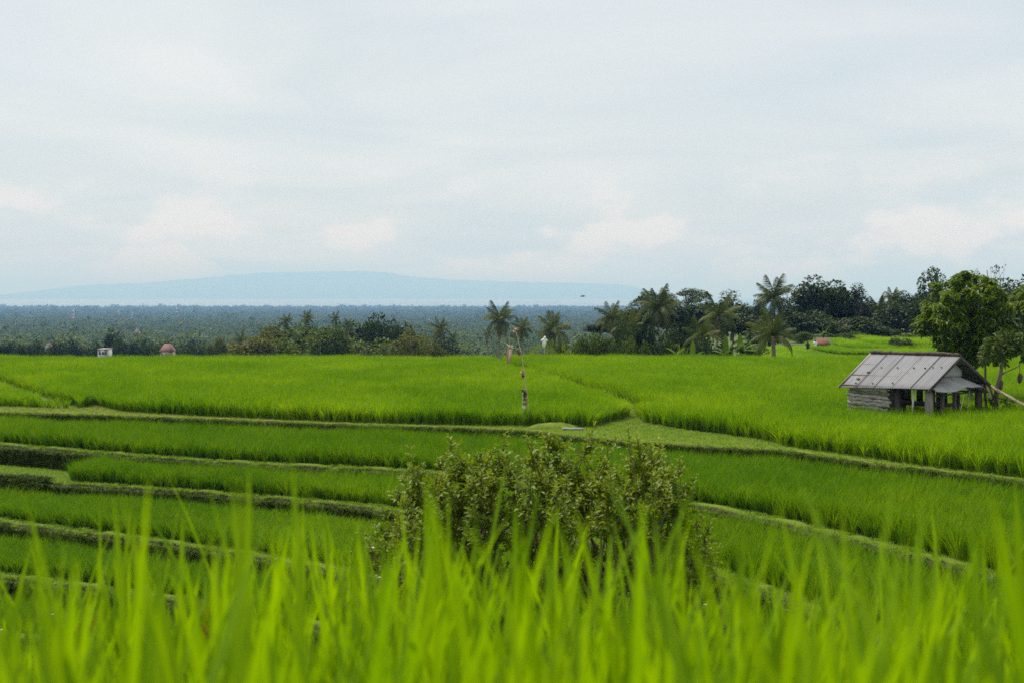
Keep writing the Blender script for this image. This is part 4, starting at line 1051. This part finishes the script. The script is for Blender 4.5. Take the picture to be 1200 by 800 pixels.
# dark bundles hanging off the small tree
for k, (px, y0, y1, y2) in enumerate(((1172, 432, 444, 457), (1195, 428, 437, 449))):
    Dk = 50.0; o0, o1, o2 = P(px, y0 - 6, Dk), P(px, y1, Dk), P(px, y2, Dk)
    o = thing('hanging_bundle', ('ragged dark bundle hanging on a cord next to the thin trunk', 'narrow dark bundle hanging on a cord off the branch end')[k], 'bundle', (o2.x, Dk, o2.z))
    H = o1.z - o2.z; top_ = o0.z - o2.z
    MB().tube([(0, 0, H), (0, 0, top_)], .012, 5).obj('cord', 'dark_ornament', o)
    mb = MB(); mb.tube([(0, 0, H), (.02, 0, H * .75), (.0, 0, H * .4), (-.02, 0, 0)], [.03, .10, .09, .03], 7); mb.tube([(.03, .01, H * .5), (.06, .02, .04)], [.05, .015], 5); mb.tube([(-.03, 0, H * .5), (-.07, 0, .1)], [.05, .015], 5)
    mb.obj('bundle', 'dark_ornament', o)

# ------------------------------------------------------------------ leafy tree behind the hut, small tree in front of it
def hut_tree():
    r = np.random.default_rng(44); D = 56.0
    b = P(1138, 500, D); zb = Z0
    o = thing('leafy_tree', 'leafy tree with drooping light green leaves behind the field hut', 'tree', (b.x, D, zb))
    k_ = D / FPX
    def loc(px, py, dy): return np.array([(px - 1138) * k_, dy, -(py - HORIZON) * k_ - zb])
    mb = MB(); f1 = loc(1134, 440, 0)
    limb(mb, (0, 0, -.1), f1, .12, .10, wob=.02, rr=r); mid = loc(1130, 385, 0)
    limb(mb, f1, mid, .10, .06, wob=.03, rr=r); topp = loc(1128, 335, 0); limb(mb, mid, topp, .06, .02, rr=r)
    limb(mb, loc(1118, 505, .3), loc(1122, 395, .2), .07, .04, wob=.02, rr=r)
    limb(mb, loc(1150, 505, -.3), loc(1152, 400, -.2), .06, .035, wob=.02, rr=r)
    spots = [(1132, 318, .25), (1120, 330, .35), (1146, 332, .35), (1108, 345, .4), (1132, 348, .5), (1158, 348, .42), (1096, 362, .38), (1120, 366, .5), (1150, 368, .5), (1172, 362, .35), (1088, 378, .34), (1106, 385, .48),
             (1135, 388, .55), (1163, 388, .48), (1182, 380, .32), (1100, 400, .34), (1122, 404, .42), (1150, 408, .42), (1172, 404, .36), (1112, 412, .25), (1140, 416, .3), (1080, 384, .2), (1197, 356, .4), (1212, 372, .5), (1192, 398, .3), (1205, 345, .3), (1222, 395, .5)]
    cs, rs = [], []
    for px, py, rad in spots:
        for dy in (-1.1, -.3, .6) if rad > .33 else (-.4, .3):
            c = loc(px + r.normal(0, 3), py + r.normal(0, 3), dy * r.uniform(.5, 1.2)); cs.append(c); rs.append(rad * r.uniform(.7, 1.0))
            t = r.uniform(.1, .9); s = f1 * (1 - t) + topp * t if c[2] > f1[2] + .4 else f1
            if s[2] > c[2]: s = f1
            limb(mb, s, c, .022, .006, sag=.05, rr=r)
    pos, dr, nm, ln = [], [], [], []
    for c, rad in zip(cs, rs):
        nt_ = max(4, int(17 * rad / .4)); u = rand_unit(nt_, r); u[:, 2] = u[:, 2] * .8 + .1
        tips = c + u * rad * r.uniform(.5, 1.05, nt_)[:, None]
        for tp, uu in zip(tips, u):                           # whorls of hanging leaves at twig ends
            n = r.integers(7, 12); a = r.uniform(0, 6.28, n)
            dr.append(np.stack([np.cos(a), np.sin(a), r.uniform(-1.4, .15, n)], 1) + uu * .4)
            nm.append(np.stack([np.cos(a) * .5, np.sin(a) * .5, np.ones(n)], 1) + r.normal(0, .2, (n, 3)))
            pos.append(tp + r.normal(0, .03, (n, 3))); ln.append(r.uniform(.17, .33, n))
    pos, dr, nm, ln = map(np.concatenate, (pos, dr, nm, ln))
    mb.obj('trunk', 'bark', o)
    c = link('crown', mesh_np('crown', *leaf_cards(pos, dr, nm, ln, ln * .36, curl=.22), 'leaf_hut_tree'), o); c['kind'] = 'stuff'
hut_tree()
def small_tree():
    r = np.random.default_rng(45); D = 50.0; zb = Z0
    b = P(1166, 500, D)
    o = thing('small_tree', 'small tree with thin curved trunk beside the bamboo pole', 'tree', (b.x, D, zb))
    k_ = D / FPX
    def loc(px, py, dy=0): return np.array([(px - 1166) * k_, dy, -(py - HORIZON) * k_ - zb])
    mb = MB(); mb.tube([loc(1166, 503), loc(1167, 470), loc(1168, 455), loc(1172, 440), loc(1175, 425)], [.10, .09, .08, .075, .05], 7)
    for a, e in (((1172, 440), (1196, 428)), ((1175, 425), (1190, 405)), ((1175, 425), (1158, 412)), ((1167, 468), (1178, 452)), ((1167, 470), (1156, 462)), ((1168, 466), (1186, 470))): limb(mb, loc(*a), loc(*e, r.uniform(-.3, .3)), .03, .012, rr=r)
    mb.obj('trunk', 'bark', o)
    cs = [loc(px, py, r.uniform(-.5, .5)) for px, py in ((1172, 412), (1160, 414), (1184, 408), (1150, 420), (1176, 422), (1192, 402), (1164, 402), (1180, 396), (1200, 412), (1155, 408), (1162, 468), (1175, 472), (1184, 474))]
    V, Q = crown_leaves(r, cs, [.30, .28, .3, .2, .24, .3, .3, .3, .3, .25, .12, .14, .1], 1500, .16, aspect=.5, droop=.5)
    c = link('crown', mesh_np('crown', V, Q, 'leaf_small'), o); c['kind'] = 'stuff'
small_tree()

# ------------------------------------------------------------------ foreground shrub in the hollow
def big_shrub():
    r = np.random.default_rng(77); D0 = 13.0; zb = float(land(0.3, D0)) + .0
    o = thing('guava_like_shrub', 'large leafy shrub with yellowish leaf tips behind the blurred rice', 'shrub', (P(630, 600, D0).x, D0, zb)); o.name = 'leafy_shrub'
    k_ = D0 / FPX
    def loc(px, py, dy=0.): return np.array([(px - 630) * k_, dy, -(py + 16 + 22 * ((px - 640) / 200) ** 2 - HORIZON) * k_ - zb])
    outline = [(440, 610), (455, 580), (480, 565), (487, 545), (505, 548), (528, 525), (545, 530), (570, 532), (600, 530), (625, 518), (645, 520), (668, 525), (700, 522), (722, 532), (748, 515), (775, 520), (790, 540), (778, 565), (800, 590), (818, 612), (828, 640)]
    mb = MB(); tw = MB(); leafp, leafd, leafn, leafl = [], [], [], []
    roots = [np.array([r.uniform(-.4, .4), r.uniform(-.3, .3), -.05]) for _ in range(7)]
    tips = []
    for px, py in outline:
        for dy in (-.55, .0, .5): tips.append(loc(px + r.normal(0, 6), py + 7 + abs(r.normal(0, 8)) + abs(dy) * 14, dy + r.normal(0, .15)))
    for _ in range(290):
        px = r.uniform(435, 832); ymin = np.interp(px, [p[0] for p in outline], [p[1] for p in outline]); py = ymin + r.uniform(4, 250)
        tips.append(loc(px, py, r.uniform(-1.0, .7)))
    for px, py in ((483, 518), (530, 508), (545, 520), (487, 532), (620, 505), (642, 508), (712, 508), (748, 505), (772, 512), (795, 528), (802, 545), (815, 585), (760, 508), (655, 512), (560, 524), (472, 548), (460, 566), (448, 590), (805, 560), (822, 600), (835, 625), (590, 512), (690, 506), (735, 500), (515, 522), (575, 515)): tips.append(loc(px, py, r.uniform(-.5, .2)))
    hubs = []
    for k in range(22):
        hb = loc(r.uniform(470, 800), r.uniform(600, 720), r.uniform(-.6, .5)); rt = roots[k % 7]
        limb(mb, rt, hb, .028, .014, sag=.05, rr=r); hubs.append(hb)
    for tp in tips:
        cand = sorted(hubs, key=lambda h_: np.linalg.norm((h_ - tp) * [1, 1, .5]) + (9 if h_[2] > tp[2] + .1 else 0)); rt = cand[r.integers(0, 2)]
        midp = rt * .45 + tp * .55 + r.normal(0, .12, 3); midp[2] = rt[2] * .5 + tp[2] * .5
        t = np.linspace(0, 1, 7)[:, None]; pth = (1 - t) ** 2 * rt + 2 * t * (1 - t) * midp + t * t * tp
        mb.tube(pth, np.linspace(.012, .003, 7), 5, caps=False)
        ntw = r.integers(7, 12)
        for k in range(ntw):                                   # side twigs carrying pairs of leaves
            s = pth[-1] if k == 0 else pth[-2] * r.uniform(0, 1) + pth[-1] * (1 - r.uniform(0, 1)) if False else pth[-1] + (pth[-3] - pth[-1]) * r.uniform(0, 1) * (k > 0)
            dv = (pth[-1] - pth[-2]); dv /= np.linalg.norm(dv)
            dv = dv * .6 + rand_unit(1, r)[0] * .9 * (k > 0) + np.array([0, 0, .45]); dv /= np.linalg.norm(dv)
            ln = r.uniform(.10, .24); e = s + dv * ln
            tw.tube([s, e], [.004, .002], 4, caps=False)
            m_ = r.integers(9, 15); u = np.linspace(.1, 1, m_)
            a = np.arange(m_) * 1.57 + r.uniform(0, 6); e1 = np.cross(dv, [0.3, .2, 1.]); e1 /= np.linalg.norm(e1); e2 = np.cross(dv, e1)
            od = np.cos(a)[:, None] * e1 + np.sin(a)[:, None] * e2
            leafp.append(s + dv * (ln * u)[:, None]); leafd.append(od * .9 + dv * .7 + r.normal(0, .15, (m_, 3)))
            leafn.append(dv * .7 + np.array([0, 0, .7]) + r.normal(0, .25, (m_, 3))); leafl.append(r.uniform(.045, .085, m_) * (1.1 - .35 * u))
    pos, dr, nm, ln = map(np.concatenate, (leafp, leafd, leafn, leafl))
    mb.obj('stem', 'twig', o); tw.obj('twig', 'twig', o)
    c = link('crown', mesh_np('crown', *leaf_cards(pos, dr, nm, ln, ln * .46, curl=.12), 'leaf_shrub'), o); c['kind'] = 'stuff'
big_shrub()
def weed_plant(px, py, D, seed, label, n=26, size=.09, spread=.32):
    r = np.random.default_rng(seed); c = P(px, py, D); zb = float(land(c.x, D)); H = c.z - zb
    o = thing('flowering_weed', label, 'weed', (c.x, D, zb))
    mb = MB(); lp, ld, ln_, ll = [], [], [], []
    for k in range(n):
        tp = np.array([r.normal(0, spread), r.normal(0, spread), H - abs(r.normal(0, .28))]); rt = np.array([r.normal(0, .08), r.normal(0, .08), -.03])
        pth = limb(mb, rt, tp, .010, .003, wob=.03, rr=r)
        m_ = 26; t = r.uniform(.35, 1, m_); p = rt * (1 - t)[:, None] + tp * t[:, None]
        a = r.uniform(0, 6.28, m_); lp.append(p); ld.append(np.stack([np.cos(a), np.sin(a), r.uniform(-.8, .2, m_)], 1)); ln_.append(np.tile([0, 0, 1.], (m_, 1)) + r.normal(0, .3, (m_, 3))); ll.append(r.uniform(.6, 1.2, m_) * size)
        if k % 5 == 0:
            fl = MB()
            for j in range(5):
                a = j * 1.2566; V, Q = leaf_cards((tp + [0, 0, .02])[None], np.array([[math.cos(a), math.sin(a), .3]]), np.array([[0, 0, 1.]]), .022, .016); fl.add(V, Q)
            fl.obj('flower', 'flower', o)
    mb.obj('stem', 'twig', o)
    c = link('foliage', mesh_np('foliage', *leaf_cards(*map(np.concatenate, (lp, ld, ln_)), np.concatenate(ll), np.concatenate(ll) * .35), 'leaf_mid'), o); c['kind'] = 'stuff'
weed_plant(62, 716, 11.5, 5, 'leafy flowering weed with tiny white flowers below the lowest terrace')
weed_plant(420, 640, 12.0, 6, 'leafy weed with tiny white flowers at the left foot of the large shrub', 18)
weed_plant(845, 660, 12.0, 8, 'leafy weed with tiny white flowers at the right foot of the large shrub', 18)

# ------------------------------------------------------------------ festive bamboo pole (offering pole) by the path
DP = float(G(615, 499, Z0)[1])
def pp_(px, py, dy=0.): v = P(px, py, DP); return np.array([v.x, DP + dy, v.z])
pole = thing('offering_pole', 'leaning curved bamboo offering pole hung with dried ornaments beside the path', 'pole', tuple(pp_(620, 499)))
base = pp_(620, 499)
arc = np.array([pp_(620.5, 500), pp_(619, 480), pp_(617.2, 460), pp_(615, 440), pp_(611, 415), pp_(606.5, 395), pp_(602, 383), pp_(598, 381), pp_(596.5, 385), pp_(596.8, 396)]) - base
MB().tube(arc, [.018, .018, .018, .017, .016, .014, .011, .008, .006, .004], 7).obj('bent_stem', 'bamboo', pole)
MB().tube([pp_(612.5, 500) - base, pp_(613, 470) - base, pp_(612.6, 456) - base], .016, 7).obj('upright_stem', 'bamboo_grey', pole)
rr = np.random.default_rng(12)
def bunch(px, py, size, mtl, n=14):
    c = pp_(px, py) - base; mb = MB(); d_ = rand_unit(n, rr); d_[:, 2] -= .4
    V, Q = leaf_cards(c + rr.normal(0, size * .15, (n, 3)), d_, rand_unit(n, rr), rr.uniform(.6, 1.1, n) * size, size * .45); mb.add(V, Q)
    mb.tube([c + [0, 0, size * .3], c, c - [0, 0, size * .4]], [size * .1, size * .28, size * .1], 6); mb.obj('ornament', mtl, pole)
for px, py, s, mtl in ((604.5, 386, .13, 'pink_ornament'), (609, 413, .13, 'dark_ornament'), (612.5, 437, .15, 'pink_ornament'), (613.5, 440, .12, 'dark_ornament'), (612.5, 456, .12, 'palm_ornament'), (615, 460, .16, 'dark_ornament'), (615.5, 467, .16, 'palm_ornament'), (614.5, 464, .14, 'dark_ornament'),
                       (615.5, 472, .12, 'palm_ornament'), (614, 476.5, .10, 'white_cloth'), (619.5, 494.5, .14, 'pink_ornament'), (618.5, 492, .10, 'palm_ornament')): bunch(px, py, s, mtl)
# hanging tassel: white plume above, striped orange cloth below
tas = thing('hanging_tassel', 'white plume with orange and white cloth strips dangling off the bent pole tip', 'ornament', tuple(pp_(597, 425)))
tb = pp_(597, 425)
mb = MB()
for k in range(12):
    a = k * 2.4; r_ = rr.uniform(.3, 1); tp = pp_(597 + math.cos(a) * 5 * r_, 399 + 8 * r_, math.sin(a) * .12) - tb; rt = pp_(597.6, 408) - tb
    V, Q = leaf_cards(rt[None], (tp - rt)[None], np.array([[math.sin(a), .4, .4]]), np.linalg.norm(tp - rt) + .05, .045, curl=.3); mb.add(V, Q)
mb.obj('plume', 'white_cloth', tas)
MB().tube([pp_(596.8, 395) - tb, pp_(597.5, 402) - tb, pp_(598, 408) - tb], [.008, .03, .05], 6).obj('cord', 'palm_ornament', tas)
for k in range(7):
    dx_ = (k - 3) * .9; y_ = rr.uniform(-.04, .04)
    c0 = pp_(598 + dx_ * .8, 406, y_) - tb; c1 = pp_(597 + dx_ * .9, 415, y_ * 1.4) - tb; c2 = pp_(596 + dx_ * .6, 421 + rr.uniform(0, 6), y_) - tb
    w_ = np.array([.022, .006, 0]); V = np.array([c0 - w_, c0 + w_, c1 - w_, c1 + w_, c2 - w_ * .7, c2 + w_ * .7]); V = np.concatenate([V, V + [0, .008, 0]])
    MB().add(V, q=[[0, 1, 3, 2], [2, 3, 5, 4], [7, 6, 8, 9], [9, 8, 10, 11], [0, 2, 8, 6], [2, 4, 10, 8], [3, 1, 7, 9], [5, 3, 9, 11], [1, 0, 6, 7], [4, 5, 11, 10]]).obj('cloth_strip', 'orange_cloth' if k in (0, 1, 4, 6) else 'white_cloth', tas)
# white cloth figure at the far edge
Ds = 93.0; b_ = P(638, 408, Ds)
sc_ = thing('cloth_figure', 'small white cloth scarecrow on a stick at the far paddy edge', 'scarecrow', (b_.x, Ds, b_.z - .9))
k_ = Ds / FPX
def s_(px, py, y=0.): return ((px - 638) * k_, y, -(py - 408) * k_ + .9)
MB().tube([s_(638, 424), s_(638, 396)], .025, 6).obj('stick', 'bamboo', sc_)
MB().tube([s_(634, 399.5), s_(636.5, 398.2), s_(639.5, 398.2), s_(642, 399.5)], [.05, .09, .09, .05], 7).obj('sleeve', 'white_cloth', sc_)
MB().tube([s_(638.2, 397.5), s_(638, 400), s_(637.6, 404), s_(637.2, 407.5)], [.06, .15, .11, .08], 8).obj('shirt', 'white_cloth', sc_)
MB().tube([s_(638.6, 394), s_(638.6, 395), s_(638.4, 396.6), s_(638.3, 397.6)], [.03, .07, .08, .04], 8).obj('head', 'white_cloth', sc_)
# slab over the ditch and mound beside it
s0 = G(672, 504.5, Z0); mb = MB(); mb.box((-.36, -.08, -.05), (.36, .09, .012))
o = mb.obj('stone_slab', 'stone_slab', None, (s0[0], s0[1], Z0 + .09)); o.rotation_euler = (0, R(1.5), R(6)); tag(o, 'flat pale stone slab lying by the path near the offering pole', 'slab')
xs_ = np.linspace(-1, 1, 15); g1, g2 = np.meshgrid(xs_, xs_, indexing='ij'); hgt = np.maximum(0, 1 - g1 ** 2 - g2 ** 2) ** .7 * .2 + .02 * np.sin(g1 * 7) * np.cos(g2 * 6)
s1 = G(650, 501, Z0); ii = np.arange(225).reshape(15, 15); q = np.stack([ii[:-1, :-1], ii[1:, :-1], ii[1:, 1:], ii[:-1, 1:]], -1).reshape(-1, 4)
tag(link('earth_mound', smooth(mesh_np('earth_mound', np.stack([s1[0] + g1 * .95, s1[1] + g2 * .45, Z0 + hgt - .01], -1), q, 'path_earth'))), None, kind='structure')
# reddish plant on the path
c = G(374, 493, Z0); o = thing('cordyline_plant', 'small reddish pointed-leaf plant beside the dry path', 'plant', (c[0], c[1] + .1, Z0))
for k in range(16):
    a = k * 2.4; up = rr.uniform(.5, 2.5); d_ = np.array([[math.cos(a), math.sin(a), up]]); V, Q = leaf_cards(np.array([[0, 0, .06 + .004 * k]]), d_, np.array([[-math.cos(a), -math.sin(a), 1.]]), .36, .05, curl=.1)
    MB().add(V, Q).obj('leaf', 'red_leaf' if k % 3 else 'dry_grass', o)
MB().tube([(0, 0, -.02), (0, 0, .14)], .02, 6).obj('stem', 'twig', o)

# ------------------------------------------------------------------ little red-roofed hut with a person, on the terraces
Dh = 118.0; kz = Dh / FPX
c = P(963, 405, Dh); zl = -4.42
hh = thing('field_shelter', 'little field shelter with a low reddish hipped roof on the terraces', 'hut', (c.x, Dh, zl))
zt = -(396.5 - HORIZON) * kz - zl; ze = -(402.5 - HORIZON) * kz - zl; w = 9 * kz
MB().add([(-w, -.6, ze), (w, -.6, ze - .03), (w, .6, ze), (-w, .6, ze), (-w * .45, 0, zt), (w * .5, 0, zt), (-w, -.6, ze - .06), (w, -.6, ze - .09), (w, .6, ze - .06), (-w, .6, ze - .06)],
         q=[[0, 1, 5, 4], [2, 3, 4, 5], [6, 7, 1, 0], [7, 8, 2, 1], [8, 9, 3, 2], [9, 6, 0, 3], [9, 8, 7, 6]], t=[[1, 2, 5], [3, 0, 4]]).obj('roof', 'red_tile', hh)
for x in (-.8, .8):
    for y in (-.45, .45): MB().tube([(x * w, y, -.1), (x * w, y, ze - .02)], .04, 6).obj('post', 'dark_wood', hh)
MB().box((-w * .75, .40, 0), (w * .75, .44, ze - .1)).obj('back_wall', 'dark_wood', hh)
sk = MB(); sk.tube([(0, 0, 0), (.05, 0, .12), (.12, 0, .2)], [.16, .15, .05], 8)
o = sk.obj('rice_sack', 'white_cloth', None, tuple(P(971, 404.3, Dh - .75))); o.location.z = -4.36; tag(o, 'white sack lying in front of the little red-roofed shelter', 'sack')
def scarecrow(px, D, zl, label, h, cloth):
    c = P(px, 400, D); o = thing('scarecrow', label, 'scarecrow', (c.x, D, zl), .3)
    MB().tube([(0, 0, -.1), (0, 0, h)], .02, 6).obj('stick', 'bamboo', o)
    MB().tube([(-.2, 0, h * .66), (-.08, 0, h * .74), (.08, 0, h * .74), (.2, 0, h * .64)], [.05, .08, .08, .05], 7).obj('sleeve', cloth, o)
    MB().tube([(0, 0, h * .82), (0, 0, h * .72), (.01, 0, h * .5), (.02, 0, h * .3)], [.05, .14, .12, .15], 8).obj('shirt', cloth, o)
    MB().tube([(0, 0, h * .8), (0, 0, h * .84), (0, 0, h * .93), (0, 0, h)], [.04, .08, .08, .03], 8).obj('head', 'dark_cloth', o)
scarecrow(955.5, Dh - 1.2, -4.42, 'scarecrow in a white shirt beside the little red-roofed shelter', .85, 'white_cloth')
scarecrow(946.5, Dh - 3, -4.5, 'scarecrow in dark rags on the terrace path', .85, 'dark_cloth')
banana(965, 397, 124, 16, 'banana plant with one bright upright leaf behind the little shelter', 8, 31, zb=-4.4)

# bird over the sea
Db = 70.0; c = P(683, 347.5, Db); o = thing('flying_bird', 'small dark bird gliding low over the distant sea', 'bird', tuple(c))
MB().tube([(-.13, 0, .0), (-.08, 0, .01), (0, 0, .01), (.06, 0, .012), (.09, 0, .015), (.12, 0, .01)], [.008, .022, .034, .026, .020, .004], 8).obj('body', 'bird_feather', o)
for s in (-1, 1):
    V = np.array([(.05, s * .02, .02), (-.05, s * .02, .018), (.06, s * .12, .055), (-.04, s * .12, .05), (.02, s * .26, .03), (-.02, s * .25, .028), (-.05, s * .30, .01)]); V = np.concatenate([V, V - [0, 0, .006]])
    MB().add(V, q=[[0, 2, 3, 1], [2, 4, 5, 3], [8, 10, 9, 7], [10, 12, 11, 9]] if False else [[0, 2, 3, 1], [2, 4, 5, 3], [7, 8, 10, 9], [9, 10, 12, 11]], t=[[4, 6, 5], [11, 12, 13]]).obj('wing', 'bird_feather', o)
V = np.array([(-.10, -.015, .006), (-.10, .015, .006), (-.19, .035, .0), (-.19, -.035, .0)]); V = np.concatenate([V, V - [0, 0, .005]])
MB().add(V, q=[[0, 1, 2, 3], [7, 6, 5, 4], [0, 4, 5, 1], [2, 6, 7, 3]]).obj('tail', 'bird_feather', o)

# ------------------------------------------------------------------ haze: the damp air between here and the island
m, N, L = base_mat('haze')
pv = N.new('ShaderNodeVolumePrincipled')
pv.inputs['Density'].default_value = 0.000145
pv.inputs['Color'].default_value = (0.23, 0.48, 1.0, 1)
pv.inputs['Absorption Color'].default_value = (0.72, 0.72, 0.72, 1)     # scatters blue most, absorbs little
pv.inputs['Anisotropy'].default_value = 0.0
m.cycles.volume_sampling = 'DISTANCE'
m.cycles.homogeneous_volume = True
o = N.new('ShaderNodeOutputMaterial'); L.new(pv.outputs[0], o.inputs['Volume'])
hz = MB().box((-52000, -3000, -71.5), (52000, 60000, 480)).obj('haze', 'haze'); tag(hz, None, kind='stuff')
